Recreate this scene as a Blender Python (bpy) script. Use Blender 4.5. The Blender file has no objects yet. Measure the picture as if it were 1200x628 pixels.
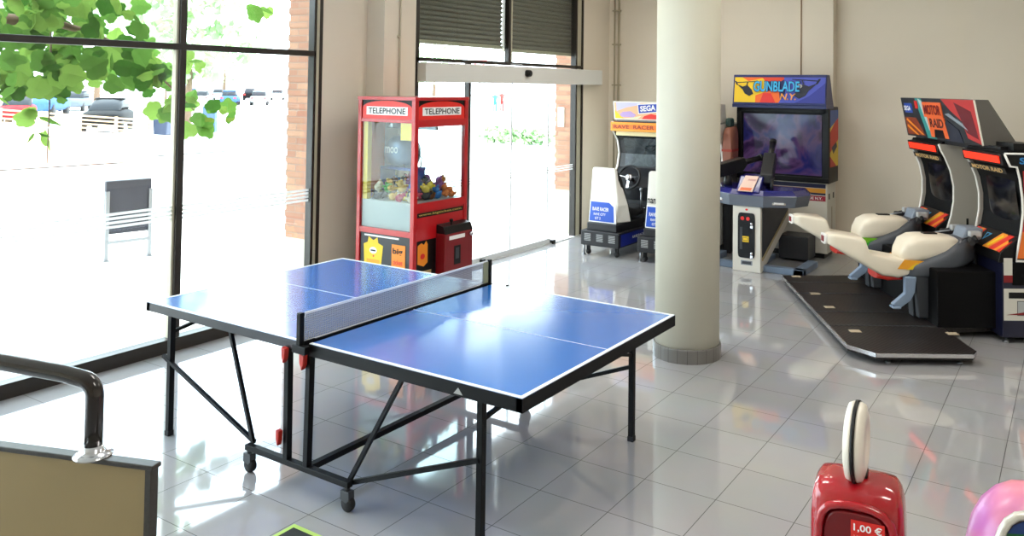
import bpy, bmesh, math, random
from mathutils import Vector, Matrix
random.seed(7)
PI = math.pi
S = bpy.context.scene
C = S.collection
V3 = Vector

# ---------------------------------------------------------------- camera
TH = math.radians(90) - 1.013824          # yaw between the camera and the room
FPX, CX, CY, CH = 957.3057, 668.4413, 72.9226, 2.06867
RT = V3((0.84898991, 0.52828514, 0.01144324))
UP = V3((0.00646049, -0.03203199, 0.99946596))
BK = V3((0.52836957, -0.84846259, -0.03060781))
cam_d = bpy.data.cameras.new('camera')
cam = bpy.data.objects.new('camera', cam_d); C.objects.link(cam)
cam.matrix_world = Matrix(((RT.x, UP.x, BK.x, 0), (RT.y, UP.y, BK.y, 0), (RT.z, UP.z, BK.z, CH), (0, 0, 0, 1)))
cam_d.sensor_width = 36; cam_d.lens = FPX/1200*36
cam_d.shift_x = (600-CX)/1200; cam_d.shift_y = (CY-314)/1200
cam_d.clip_end = 500; cam_d.clip_start = 0.05
S.camera = cam

def ray(px, py):
    return -BK + RT*((px-CX)/FPX) - UP*((py-CY)/FPX)
def onz(px, py, z=0.0):                    # a point of the plan read from the photograph
    d = ray(px, py); return V3((0, 0, CH)) + d*((z-CH)/d.z)
def onx(px, py, x):
    d = ray(px, py); return V3((0, 0, CH)) + d*(x/d.x)
def c2r(x, y, z=0.0):
    c, s = math.cos(TH), math.sin(TH)
    return V3((x*c-y*s, x*s+y*c, z))

# ---------------------------------------------------------------- materials
def lin(h):
    if isinstance(h, str):
        h = h.lstrip('#'); h = [int(h[i:i+2], 16)/255 for i in (0, 2, 4)]
    return tuple((c/12.92 if c <= 0.04045 else ((c+0.055)/1.055)**2.4) for c in h)
MATS = {}
def mat(name, col, rough=0.5, metal=0.0, spec=0.5, emit=0.0, noise=0.0, nscale=8.0, coat=0.0, bump=0.0):
    if name in MATS: return MATS[name]
    m = bpy.data.materials.new(name); m.use_nodes = True
    nt = m.node_tree; b = nt.nodes['Principled BSDF']
    c = (*lin(col), 1)
    b.inputs['Base Color'].default_value = c
    b.inputs['Roughness'].default_value = rough
    b.inputs['Metallic'].default_value = metal
    b.inputs['Specular IOR Level'].default_value = spec
    b.inputs['Coat Weight'].default_value = coat
    b.inputs['Coat Roughness'].default_value = 0.08
    if emit:
        b.inputs['Emission Color'].default_value = c; b.inputs['Emission Strength'].default_value = emit
    n = nt.nodes.new('ShaderNodeTexNoise'); n.inputs['Scale'].default_value = nscale
    n.inputs['Detail'].default_value = 4
    tc = nt.nodes.new('ShaderNodeTexCoord'); nt.links.new(tc.outputs['Object'], n.inputs['Vector'])
    if noise:
        mx = nt.nodes.new('ShaderNodeMix'); mx.data_type = 'RGBA'
        mx.inputs[6].default_value = tuple(v*(1-noise) for v in c[:3])+(1,)
        mx.inputs[7].default_value = tuple(min(1, v*(1+noise)) for v in c[:3])+(1,)
        nt.links.new(n.outputs['Fac'], mx.inputs[0]); nt.links.new(mx.outputs[2], b.inputs['Base Color'])
    if bump:
        bp = nt.nodes.new('ShaderNodeBump'); bp.inputs['Strength'].default_value = bump
        bp.inputs['Distance'].default_value = 0.01
        nt.links.new(n.outputs['Fac'], bp.inputs['Height']); nt.links.new(bp.outputs['Normal'], b.inputs['Normal'])
    MATS[name] = m; return m

def nodes_mat(name):
    m = bpy.data.materials.new(name); m.use_nodes = True
    MATS[name] = m
    return m, m.node_tree, m.node_tree.nodes['Principled BSDF']

def glass_mat(name, tint='ffffff', refl=1.0, dirt=0.0):
    if name in MATS: return MATS[name]
    m = bpy.data.materials.new(name); m.use_nodes = True; nt = m.node_tree; nt.nodes.clear()
    out = nt.nodes.new('ShaderNodeOutputMaterial')
    tr = nt.nodes.new('ShaderNodeBsdfTransparent'); tr.inputs[0].default_value = (*lin(tint), 1)
    gl = nt.nodes.new('ShaderNodeBsdfGlossy'); gl.inputs['Roughness'].default_value = 0.02
    lw = nt.nodes.new('ShaderNodeLayerWeight'); lw.inputs['Blend'].default_value = .5
    pw = nt.nodes.new('ShaderNodeMath'); pw.operation = 'POWER'; pw.inputs[1].default_value = 5; nt.links.new(lw.outputs['Facing'], pw.inputs[0])
    fr = nt.nodes.new('ShaderNodeMath'); fr.operation = 'MULTIPLY_ADD'; fr.inputs[1].default_value = .96; fr.inputs[2].default_value = .04; nt.links.new(pw.outputs[0], fr.inputs[0])
    mu = nt.nodes.new('ShaderNodeMath'); mu.operation = 'MULTIPLY'; mu.inputs[1].default_value = refl
    mx = nt.nodes.new('ShaderNodeMixShader')
    nt.links.new(fr.outputs[0], mu.inputs[0]); nt.links.new(mu.outputs[0], mx.inputs[0])
    nt.links.new(tr.outputs[0], mx.inputs[1]); nt.links.new(gl.outputs[0], mx.inputs[2])
    last = mx
    if dirt:
        df = nt.nodes.new('ShaderNodeBsdfDiffuse'); df.inputs[0].default_value = (.9, .9, .9, 1)
        m2 = nt.nodes.new('ShaderNodeMixShader'); m2.inputs[0].default_value = dirt
        nt.links.new(mx.outputs[0], m2.inputs[1]); nt.links.new(df.outputs[0], m2.inputs[2]); last = m2
    nt.links.new(last.outputs[0], out.inputs[0])
    MATS[name] = m; return m

# ---------------------------------------------------------------- mesh helpers
class MB:
    def __init__(s): s.bm = bmesh.new(); s.mi = 0; s.M = None
    def _f(s, vs, smooth=False):
        try: f = s.bm.faces.new(vs)
        except ValueError: return None
        f.material_index = s.mi; f.smooth = smooth; return f
    def v(s, p):
        p = V3(p)
        if s.M is not None: p = s.M @ p
        return s.bm.verts.new(p)
    def box(s, x0, x1, y0, y1, z0, z1):
        P = [s.v((x, y, z)) for z in (z0, z1) for y in (y0, y1) for x in (x0, x1)]
        for q in ((0, 2, 3, 1), (4, 5, 7, 6), (0, 1, 5, 4), (2, 6, 7, 3), (0, 4, 6, 2), (1, 3, 7, 5)):
            s._f([P[i] for i in q])
        return s
    def prism(s, poly, axis, a, b):
        """poly = 2D points; axis 'x': (y,z); 'y': (x,z); 'z': (x,y)"""
        def mk(p, t):
            return {'x': (t, p[0], p[1]), 'y': (p[0], t, p[1]), 'z': (p[0], p[1], t)}[axis]
        A = [s.v(mk(p, a)) for p in poly]; B = [s.v(mk(p, b)) for p in poly]
        s._f(A[::-1]); s._f(B); n = len(poly)
        for i in range(n): s._f([A[i], A[(i+1) % n], B[(i+1) % n], B[i]])
        return s
    def poly3(s, pts):
        s._f([s.v(p) for p in pts]); return s
    def tube(s, path, r, n=10, cap=True, closed=False):
        path = [V3(p) for p in path]; rings = []
        m = len(path); prev = None
        for i, p in enumerate(path):
            if closed: d = (path[(i+1) % m]-path[i-1])
            else: d = path[min(i+1, m-1)]-path[max(i-1, 0)]
            d.normalize()
            if prev is None:
                up = V3((0, 0, 1)) if abs(d.z) < 0.9 else V3((1, 0, 0))
                a = d.cross(up).normalized()
            else:
                a = (prev - d*prev.dot(d)).normalized()
            prev = a; b = d.cross(a)
            rr = r[i] if isinstance(r, (list, tuple)) else r
            rings.append([s.v(p + a*math.cos(2*PI*k/n)*rr + b*math.sin(2*PI*k/n)*rr) for k in range(n)])
        for i in range(m if closed else m-1):
            R0, R1 = rings[i], rings[(i+1) % m]
            for k in range(n): s._f([R0[k], R0[(k+1) % n], R1[(k+1) % n], R1[k]], True)
        if cap and not closed: s._f(rings[0][::-1]); s._f(rings[-1])
        return s
    def bar(s, p, q, w, h=None):
        """square section bar from p to q"""
        h = h or w; p = V3(p); q = V3(q); d = (q-p).normalized()
        up = V3((0, 0, 1)) if abs(d.z) < 0.95 else V3((0, 1, 0))
        a = d.cross(up).normalized()*w/2; b = a.cross(d).normalized()*h/2
        A = [s.v(p+i*a+j*b) for i, j in ((-1, -1), (1, -1), (1, 1), (-1, 1))]
        B = [s.v(q+i*a+j*b) for i, j in ((-1, -1), (1, -1), (1, 1), (-1, 1))]
        s._f(A[::-1]); s._f(B)
        for i in range(4): s._f([A[i], A[(i+1) % 4], B[(i+1) % 4], B[i]])
        return s
    def lathe(s, prof, c=(0, 0, 0), axis=(0, 0, 1), n=32, smooth=True):
        c = V3(c); ax = V3(axis).normalized()
        u = ax.cross(V3((0, 0, 1)) if abs(ax.z) < .9 else V3((1, 0, 0))).normalized(); w = ax.cross(u)
        R = []
        for r, t in prof:
            if r < 1e-6: R.append([s.v(c+ax*t)])
            else: R.append([s.v(c+ax*t+u*r*math.cos(2*PI*k/n)+w*r*math.sin(2*PI*k/n)) for k in range(n)])
        for A, B in zip(R, R[1:]):
            for k in range(n):
                k2 = (k+1) % n
                if len(A) == 1 and len(B) == 1: continue
                if len(A) == 1: s._f([A[0], B[k2], B[k]], smooth)
                elif len(B) == 1: s._f([A[k], A[k2], B[0]], smooth)
                else: s._f([A[k], A[k2], B[k2], B[k]], smooth)
        if len(R[0]) > 1: s._f(R[0][::-1])
        if len(R[-1]) > 1: s._f(R[-1])
        return s
    def ball(s, c, r, n=10, sc=(1, 1, 1)):
        c = V3(c); R = []
        for i in range(n+1):
            a = PI*i/n
            if i in (0, n): R.append([s.v(c+V3((0, 0, r*math.cos(a)*sc[2])))])
            else: R.append([s.v(c+V3((r*math.sin(a)*math.cos(2*PI*k/(2*n))*sc[0], r*math.sin(a)*math.sin(2*PI*k/(2*n))*sc[1], r*math.cos(a)*sc[2]))) for k in range(2*n)])
        for A, B in zip(R, R[1:]):
            for k in range(2*n):
                k2 = (k+1) % (2*n)
                if len(A) == 1: s._f([A[0], B[k], B[k2]], True)
                elif len(B) == 1: s._f([A[k2], A[k], B[0]], True)
                else: s._f([A[k2], A[k], B[k], B[k2]], True)
        return s
    def loft(s, st, n=20, e=2.6, axis='x'):
        """stations (t, centre, half_width, z_bottom, z_top); superellipse sections"""
        R = []
        for t, c, hw, z0, z1 in st:
            zc, hz = (z0+z1)/2, (z1-z0)/2; ring = []
            for k in range(n):
                a = 2*PI*(k+.5)/n; ca, sa = math.cos(a), math.sin(a)
                yy = c+hw*math.copysign(abs(ca)**(2/e), ca); zz = zc+hz*math.copysign(abs(sa)**(2/e), sa)
                ring.append(s.v((t, yy, zz) if axis == 'x' else (yy, t, zz)))
            R.append(ring)
        for A, B in zip(R, R[1:]):
            for k in range(n): s._f([A[k], A[(k+1) % n], B[(k+1) % n], B[k]], True)
        s._f(R[0][::-1]); s._f(R[-1]); return s
    def build(s, name, m, parent=None, bevel=0.0, seg=2, loc=None, smooth=False, kind=None, label=None):
        bmesh.ops.recalc_face_normals(s.bm, faces=s.bm.faces)
        me = bpy.data.meshes.new(name); s.bm.to_mesh(me); s.bm.free()
        for x in (m if isinstance(m, (list, tuple)) else [m]): me.materials.append(x)
        o = bpy.data.objects.new(name, me); C.objects.link(o)
        if parent is not None: o.parent = parent
        if loc is not None: o.location = loc
        if smooth:
            for p in me.polygons: p.use_smooth = True
        if bevel:
            b = o.modifiers.new('bevel', 'BEVEL'); b.width = bevel; b.segments = seg; b.limit_method = 'ANGLE'; b.angle_limit = math.radians(35)
        if kind: o['kind'] = kind
        if label: o['label'] = label
        return o

def empty(name, loc, label, cat, rz=0.0, group=None):
    o = bpy.data.objects.new(name, None); C.objects.link(o)
    o.location = loc; o.rotation_euler = (0, 0, rz); o.empty_display_size = .1
    o['label'] = label; o['category'] = cat
    if group: o['group'] = group
    return o
def tag(o, label, cat, group=None, kind=None):
    o['label'] = label; o['category'] = cat
    if group: o['group'] = group
    if kind: o['kind'] = kind
    return o
def copy_tree(o, parent=None):
    c = o.copy(); C.objects.link(c)
    if parent is not None: c.parent = parent
    for ch in list(o.children): copy_tree(ch, c)
    return c

class Frame:
    """a flat panel: O bottom-left corner, U to the right, V up"""
    def __init__(s, O, U, V):
        s.O = V3(O); s.U = V3(U).normalized(); s.V = V3(V).normalized(); s.N = s.U.cross(s.V).normalized()
    def p(s, u, v, d=0.0): return s.O+s.U*u+s.V*v+s.N*d
def art(name, parent, fr, shapes, label=None):
    """coloured shapes printed on a panel: (material, [(u,v),...]) in order of layering"""
    mb = MB(); ms = []
    for i, (m, pts) in enumerate(shapes):
        if m not in ms: ms.append(m)
        mb.mi = ms.index(m)
        d = 0.0012+0.0007*i
        A = [mb.v(fr.p(u, v, d)) for u, v in pts]
        B = [mb.v(fr.p(u, v, 0.0002)) for u, v in pts]
        mb._f(A); n = len(A)
        for k in range(n): mb._f([A[k], B[k], B[(k+1) % n], A[(k+1) % n]])
    return mb.build(name, ms, parent, label=label)
def rect(u0, u1, v0, v1): return [(u0, v0), (u1, v0), (u1, v1), (u0, v1)]
def ell(u, v, ru, rv, n=18, a0=0, a1=2*PI):
    return [(u+ru*math.cos(a0+(a1-a0)*k/n), v+rv*math.sin(a0+(a1-a0)*k/n)) for k in range(n if a1-a0 > 6.2 else n+1)]
def text(name, parent, s, fr, u, v, w, h, m, d=0.004, bold=0.0, shear=0.0, align='L'):
    """lettering on a panel, fitted to w x h with its lower left at (u, v)"""
    cu = bpy.data.curves.new('t', 'FONT'); cu.body = s; cu.size = 1; cu.extrude = 0; cu.offset = bold; cu.shear = shear
    cu.resolution_u = 3
    to = bpy.data.objects.new('t', cu); C.objects.link(to)
    dg = bpy.context.evaluated_depsgraph_get()
    me = bpy.data.meshes.new_from_object(to.evaluated_get(dg))
    bpy.data.objects.remove(to); bpy.data.curves.remove(cu)
    xs = [q.co.x for q in me.vertices]; ys = [q.co.y for q in me.vertices]
    x0, x1, y0, y1 = min(xs), max(xs), min(ys), max(ys)
    for q in me.vertices:
        a = (q.co.x-x0)/(x1-x0)*w+u; b = (q.co.y-y0)/(y1-y0)*h+v
        q.co = fr.p(a, b, d)
    me.materials.clear(); me.materials.append(m)
    for p in me.polygons: p.material_index = 0
    o = bpy.data.objects.new(name, me); C.objects.link(o); o.parent = parent
    return o

# ---------------------------------------------------------------- palette
WALL = mat('painted_wall', 'e2d7c6', .75, spec=.3, noise=.03, nscale=1.5, bump=.02)
WHITE = mat('white_plastic', 'e9e6df', .35)
CREAM = mat('cream_plastic', 'e6dfd0', .4, noise=.03)
BLACK = mat('black_plastic', '0b0b0d', .4, spec=.3)
BLACKM = mat('black_metal', '07080c', .5, spec=.2)
FRAME = mat('dark_bronze_frame', '2b2622', .4, spec=.4)
FRAMEL = mat('pale_frame', 'b3ad98', .5)
GREY = mat('grey_plastic', '6c727a', .45)
DGREY = mat('dark_grey_plastic', '383b40', .5)
LGREY = mat('light_grey', 'a9abab', .45)
BGREY = mat('blue_grey', '71839b', .45)
RED = mat('red_gloss', 'b3161c', .25, coat=.5)
DRED = mat('dark_red', '7d1016', .3)
BRED = mat('bright_red', 'e02a22', .4)
ORANGE = mat('orange', 'f08a1c', .5)
YEL = mat('yellow', 'f2c81e', .5)
BLUE = mat('blue', '2454c0', .4)
NAVY = mat('navy', '14205e', .35)
SKYB = mat('sky_blue', '49a5dc', .5)
PURP = mat('purple', '4a2c72', .5)
PINK = mat('pink', 'e28ab2', .45)
GREEN = mat('green', '3fa63a', .5)
TEAL = mat('teal', '2b8f8c', .5)
CHROME = mat('chrome', 'c8c8cc', .2, metal=1)
STEEL = mat('steel', '8c8f94', .35, metal=.9)
BRONZE = mat('brown_handrail', '1c1310', .18, metal=.0, spec=.5, coat=.2)
GRAN = mat('dark_granite', '332f2c', .4, noise=.5, nscale=90)
RUBBER = mat('rubber', '17171a', .7)
TEXTW = mat('white_print', 'f4f4f4', .6)
TEXTK = mat('black_print', '111111', .6)
WORLD_S, SUN_S, FILL_E, EXPO = 9.0, 4.0, 46.0, 0.25
# ================================================================= ROOM SHELL
XW, YB, ZC = -5.95, 10.65, 3.95
TX0, TY0, TS, TT = -2.363, 3.949, 0.3977, 0.4036

# floor: square glossy tiles
m, nt, b = nodes_mat('floor_tiles')
tc = nt.nodes.new('ShaderNodeTexCoord'); mp = nt.nodes.new('ShaderNodeMapping')
mp.inputs['Location'].default_value = (-TX0+10*TS, -TY0+20*TT, 0)
br = nt.nodes.new('ShaderNodeTexBrick'); br.offset = 0; br.squash = 1
br.inputs['Scale'].default_value = 1; br.inputs['Brick Width'].default_value = TS; br.inputs['Row Height'].default_value = TT
br.inputs['Mortar Size'].default_value = 0.0022; br.inputs['Mortar Smooth'].default_value = .1; br.inputs['Bias'].default_value = 0
br.inputs['Color1'].default_value = (*lin('adacae'), 1); br.inputs['Color2'].default_value = (*lin('a8a7a9'), 1)
br.inputs['Mortar'].default_value = (*lin('3c3a38'), 1)
ns = nt.nodes.new('ShaderNodeTexNoise'); ns.inputs['Scale'].default_value = 3.5; ns.inputs['Detail'].default_value = 5
mx = nt.nodes.new('ShaderNodeMix'); mx.data_type = 'RGBA'; mx.blend_type = 'MULTIPLY'; mx.inputs[0].default_value = .12
nt.links.new(tc.outputs['Object'], mp.inputs[0]); nt.links.new(mp.outputs[0], br.inputs[0]); nt.links.new(tc.outputs['Object'], ns.inputs[0])
nt.links.new(br.outputs['Color'], mx.inputs[6]); nt.links.new(ns.outputs['Color'], mx.inputs[7]); nt.links.new(mx.outputs[2], b.inputs['Base Color'])
rm = nt.nodes.new('ShaderNodeMapRange'); rm.inputs[3].default_value = .07; rm.inputs[4].default_value = .6
nt.links.new(br.outputs['Fac'], rm.inputs[0]); nt.links.new(rm.outputs[0], b.inputs['Roughness'])
b.inputs['Specular IOR Level'].default_value = .7; b.inputs['Coat Weight'].default_value = .5; b.inputs['Coat Roughness'].default_value = .03; b.inputs['Coat IOR'].default_value = 1.6
FLOOR = m
MB().box(XW-.02, 4.0, -4.0, YB+.2, -.1, 0).build('floor', FLOOR, kind='structure')
MB().box(XW-.3, 4.2, -4.2, YB+.4, ZC, ZC+.2).build('ceiling', mat('ceiling_paint', 'f2f0ea', .8), kind='structure')

# left wall around the shop window (Y -3.6..5.17) and the door (Y 6.45..9.89)
WT = .18
mb = MB()
mb.box(XW-WT, XW, 5.20, 6.44, 0, ZC); mb.box(XW-WT, XW, 9.90, YB+.2, 0, ZC); mb.box(XW-WT, XW, -4.2, -3.6, 0, ZC)
mb.box(XW-WT, XW, -3.6, 5.20, 3.55, ZC); mb.box(XW-WT, XW, 6.44, 9.90, 3.55, ZC)
mb.build('wall_left', WALL, kind='structure')
# back wall: two shallow returns
mb = MB(); mb.box(XW-WT, -2.67, YB, YB+.35, 0, ZC); mb.box(-2.68, -1.13, YB+.17, YB+.35, 0, ZC); mb.box(-1.149, 4.2, YB, YB+.35, 0, ZC)
mb.build('wall_back', WALL, kind='structure')
MB().box(4.0, 4.2, -4.2, YB+.35, 0, ZC).build('wall_right', WALL, kind='structure')
mb = MB(); mb.box(XW-WT, 4.2, -4.2, -4.0, 0, ZC)
mb.build('wall_front', WALL, kind='structure')
# wall pier between window and door, with its thin conduit
MB().box(XW, -5.72, 5.763, 6.207, 0, ZC).build('wall_pier', WALL, kind='structure')
t = MB().tube([(-5.708, 5.97, 0), (-5.708, 5.97, ZC)], .009).tube([(-5.715, 5.94, 2.55), (-5.70, 5.97, 2.55)], .014)
t.build('trim_1', mat('painted_conduit', 'b8ae98', .6), kind='structure')
mb = MB(); mb.tube([(XW+.1, YB-.02, .0), (XW+.1, YB-.02, ZC)], .012); mb.tube([(XW+.17, YB-.02, .0), (XW+.17, YB-.02, ZC)], .016)
for z in (.6, 1.5, 2.1, 2.7, 3.2): mb.box(XW+.07, XW+.2, YB-.045, YB, z, z+.02)
mb.build('trim_2', mat('painted_conduit2', 'a69b82', .6), kind='structure')
MB().tube([(-3.079, YB-.008, 2.2), (-3.079, YB-.008, ZC)], .006).build('trim_3', mat('orange_cable', '8a5a2c', .6), kind='structure')

# round column with tiled base ring
def cylprof(r, z0, z1): return [(0, z0), (r, z0), (r, z1), (0, z1)]
col = MB().lathe([(.25, 0), (.25, ZC)], (-2.615, 5.966, 0), n=64).build('column', mat('painted_column', 'd6d1bf', .6, spec=.35, noise=.06, nscale=2.5, bump=.04), kind='structure')
m, nt, b = nodes_mat('column_base_tiles')
tc = nt.nodes.new('ShaderNodeTexCoord'); gr = nt.nodes.new('ShaderNodeTexGradient'); gr.gradient_type = 'RADIAL'
ma = nt.nodes.new('ShaderNodeMath'); ma.operation = 'MULTIPLY'; ma.inputs[1].default_value = 22
fr_ = nt.nodes.new('ShaderNodeMath'); fr_.operation = 'FRACT'; cr = nt.nodes.new('ShaderNodeValToRGB')
cr.color_ramp.elements[0].color = (*lin('3f3c38'), 1); cr.color_ramp.elements[0].position = .03
cr.color_ramp.elements[1].color = (*lin('6f6c68'), 1); cr.color_ramp.elements[1].position = .06
nt.links.new(tc.outputs['Object'], gr.inputs[0]); nt.links.new(gr.outputs[1], ma.inputs[0]); nt.links.new(ma.outputs[0], fr_.inputs[0])
nt.links.new(fr_.outputs[0], cr.inputs[0]); nt.links.new(cr.outputs[0], b.inputs['Base Color']); b.inputs['Roughness'].default_value = .3
ring = MB().lathe([(.25, .0), (.265, 0), (.265, .10), (.262, .105), (.25, .105)], (0, 0, 0), n=44, smooth=False).build('trim_4', m, kind='structure', loc=(-2.615, 5.966, 0))

# ---------------- shop window
def film_mat(name):
    m = bpy.data.materials.new(name); m.use_nodes = True; nt = m.node_tree; nt.nodes.clear(); MATS[name] = m
    o_ = nt.nodes.new('ShaderNodeOutputMaterial'); df = nt.nodes.new('ShaderNodeBsdfDiffuse'); tl = nt.nodes.new('ShaderNodeBsdfTranslucent'); mx = nt.nodes.new('ShaderNodeMixShader')
    df.inputs[0].default_value = tl.inputs[0].default_value = (.85, .85, .85, 1); mx.inputs[0].default_value = .55
    nt.links.new(df.outputs[0], mx.inputs[1]); nt.links.new(tl.outputs[0], mx.inputs[2]); nt.links.new(mx.outputs[0], o_.inputs[0]); return m
GL = glass_mat('window_glass', 'f6faf8', 1.0)
w = bpy.data.objects.new('window_1', None); C.objects.link(w); w['kind'] = 'structure'
mb = MB()
mb.box(XW-.08, XW+.02, -3.6, 5.2, 0, .10)                      # deep dark sill
mb.box(XW-.08, XW+.012, -3.6, 5.2, 3.47, 3.55)
mb.build('window_sill', FRAME, w)
mb = MB()
for y in (-2.6, -1.0, .6, 2.2, 3.79): mb.box(XW-.06, XW+.01, y, y+.055, .10, 3.47)
mb.box(XW-.07, XW+.012, 5.10, 5.2, 0.1, 3.47)
mb.box(XW-.06, XW+.012, -3.6, 5.13, 2.325, 2.375)
mb.build('window_frame', FRAME, w, bevel=.004)
mb = MB()
for y in (-2.6, -1.0, .6, 2.2, 3.79): mb.box(XW-.062, XW-.012, y-.018, y-.001, .10, 3.47)
mb.box(XW-.02, XW+.016, 5.125, 5.155, .1, 3.47)
mb.build('glazing_bead', FRAMEL, w)
MB().box(XW-.034, XW-.026, -3.55, 5.12, .08, 3.5).build('pane', GL, w)
mb = MB()
for k in range(4):
    z = 1.003+.031*k; mb.box(XW-.0262, XW-.0245, -3.5, 5.10, z, z+.02)
mb.build('safety_stripes', film_mat('white_film'), w)

# ---------------- entrance: transom with roller shutters, header, glass leaves
d = bpy.data.objects.new('door_1', None); C.objects.link(d); d['kind'] = 'structure'
Y0, Y1 = 6.45, 9.89
mb = MB()
mb.box(XW-.08, XW+.01, Y0, Y0+.055, 0, 3.5); mb.box(XW-.08, XW+.01, Y1-.035, Y1, 0, 3.5); mb.box(XW-.08, XW+.01, Y1-.20, Y1-.165, 0, 3.5)
mb.box(XW-.08, XW+.01, Y0, Y1, 2.33, 2.37); mb.box(XW-.08, XW+.01, Y0, Y1, 3.5, 3.55)
mb.box(XW-.07, XW+.0, 8.12, 8.16, 2.37, 3.5)
mb.box(XW-.07, XW+.0, 7.36, 7.40, 0, 2.33)
mb.build('door_frame', FRAME, d, bevel=.003)
MB().box(XW-.07, XW-.01, Y1-.165, Y1-.035, 0, 3.5).box(XW-.07, XW+.004, 8.16, 8.185, 2.37, 3.5).build('frame_liner', FRAMEL, d)
ALU = mat('aluminium', 'd6d8d8', .45)
mb = MB()
mb.box(XW-.05, XW, Y0+.05, 9.10, .0, .07); mb.box(XW-.05, XW+.03, Y0, Y1, 0, .012)
for y in (8.22, 9.045): mb.box(XW-.045, XW-.02, y, y+.022, .07, 2.12)
mb.build('door_rail', ALU, d)
MB().box(XW-.034, XW-.028, Y0+.05, Y1-.19, .05, 2.12).box(XW-.034, XW-.028, Y0+.05, Y1-.19, 2.36, 3.5).build('pane', GL, d)
mb = MB()
for k in range(3):
    z = .93+.03*k; mb.box(XW-.0278, XW-.026, 6.5, 9.7, z, z+.014)
mb.build('safety_stripes', MATS['white_film'], d)
mb = MB()
for (a, b_) in ((7.6, 7.66), (9.09, 9.16)): mb.box(XW-.01, XW+.05, a, b_, 0, .05)
mb.build('floor_stop', BLACK, d, bevel=.005)
hd = MB().box(XW+.0, XW+.13, 6.48, 10.22, 2.107, 2.315).build('door_operator', mat('operator_cover', 'dadad6', .4), d, bevel=.006)
MB().loft([(XW+.13, 8.34, .055, 2.19, 2.28), (XW+.17, 8.34, .05, 2.195, 2.275), (XW+.185, 8.34, .03, 2.21, 2.26)], n=16).build('motion_sensor', BLACK, d)
MB().tube([(XW+.12, 8.24, 2.315), (XW+.14, 8.2, 2.34), (XW+.03, 8.12, 2.345)], .008).build('sensor_cable', LGREY, d)
# roller shutters rolled half way, outside the transom glass
def shutter(ya, yb, zb):
    mb = MB(); n = int((3.55-zb)/.055)+1; pts = []
    for i in range(n):
        z = zb+i*.055
        pts += [(XW-.13, z), (XW-.112, z+.012), (XW-.105, z+.028), (XW-.112, z+.044), (XW-.128, z+.052)]
    back = [(XW-.16, z) for _, z in pts[::-1]]
    mb.prism([(p[0], p[1]) for p in pts]+[back[0], back[-1]], 'y', ya, yb)
    return mb.build('roller_shutter', mat('shutter_metal', '77736a', .5, metal=.3, noise=.1), d)
shutter(6.5, 8.12, 2.57); shutter(8.19, 9.85, 2.545)
d2 = MB().box(XW-.165, XW-.10, 6.5, 8.12, 2.53, 2.57).box(XW-.165, XW-.10, 8.19, 9.85, 2.505, 2.545).build('shutter_bar', FRAMEL, d)

# ================================================================= OUTSIDE
PAVE, nt, b = nodes_mat('paving')
tc = nt.nodes.new('ShaderNodeTexCoord'); br = nt.nodes.new('ShaderNodeTexBrick'); br.offset = 0
br.inputs['Scale'].default_value = 1; br.inputs['Brick Width'].default_value = .3; br.inputs['Row Height'].default_value = .3
br.inputs['Mortar Size'].default_value = .006
br.inputs['Color1'].default_value = (*lin('dedad2'), 1); br.inputs['Color2'].default_value = (*lin('d8d4cb'), 1); br.inputs['Mortar'].default_value = (*lin('a8a49c'), 1)
nt.links.new(tc.outputs['Object'], br.inputs[0]); nt.links.new(br.outputs['Color'], b.inputs['Base Color']); b.inputs['Roughness'].default_value = .8
MB().box(-14.5, XW-.02, -12, 34, -.12, -.005).build('pavement', PAVE, kind='structure')
MB().box(-140, -14.5, -60, 160, -.2, -.03).build('road', mat('pale_asphalt', 'cfcdc9', .9, noise=.04), kind='structure')
MB().box(-14.7, -14.5, -12, 34, -.12, .0).build('kerb', mat('kerbstone', 'c4c1ba', .8), kind='structure')
# facade seen past the glass: brick piers on white plinths
BRICK, nt, b = nodes_mat('brickwork')
tc = nt.nodes.new('ShaderNodeTexCoord'); br = nt.nodes.new('ShaderNodeTexBrick'); mp = nt.nodes.new('ShaderNodeMapping'); mp.inputs['Rotation'].default_value = (PI/2, 0, 0)
br.inputs['Scale'].default_value = 1; br.inputs['Brick Width'].default_value = .25; br.inputs['Row Height'].default_value = .065
br.inputs['Mortar Size'].default_value = .006; br.inputs['Bias'].default_value = -.1
br.inputs['Color1'].default_value = (*lin('b58a70'), 1); br.inputs['Color2'].default_value = (*lin('9c6c58'), 1); br.inputs['Mortar'].default_value = (*lin('9c8070'), 1)
bp = nt.nodes.new('ShaderNodeBump'); bp.invert = True; bp.inputs['Strength'].default_value = .6; bp.inputs['Distance'].default_value = .02
nt.links.new(tc.outputs['Object'], mp.inputs[0]); nt.links.new(mp.outputs[0], br.inputs[0]); nt.links.new(br.outputs['Color'], b.inputs['Base Color'])
nt.links.new(br.outputs['Fac'], bp.inputs['Height']); nt.links.new(bp.outputs['Normal'], b.inputs['Normal']); b.inputs['Roughness'].default_value = .85
PLIN = mat('plinth_render', 'c9c2b4', .8)
def pier(x0, x1, y0, y1):
    mb = MB(); random.seed(3)
    for i in range(50):                                  # toothed edge: every course steps a little
        z = .6+i*.065; o_ = (.012 if i % 2 else 0)+random.uniform(0, .006)
        if z > 3.8: break
        mb.box(x0-o_, x1, y0-.004*(i % 2), y1, z, z+.065)
    return mb
pr = MB().box(-6.50, -6.14, 5.28, 6.40, 0, .6).build('wall_plinth', PLIN, kind='structure')
pier(-6.50, -6.14, 5.28, 6.40).build('wall_brick', BRICK, kind='structure')
MB().box(-6.42, -6.12, 9.93, 10.9, 0, .6).build('wall_plinth', PLIN, kind='structure')
pier(-6.42, -6.12, 9.93, 10.9).build('wall_brick', BRICK, kind='structure')
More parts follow.
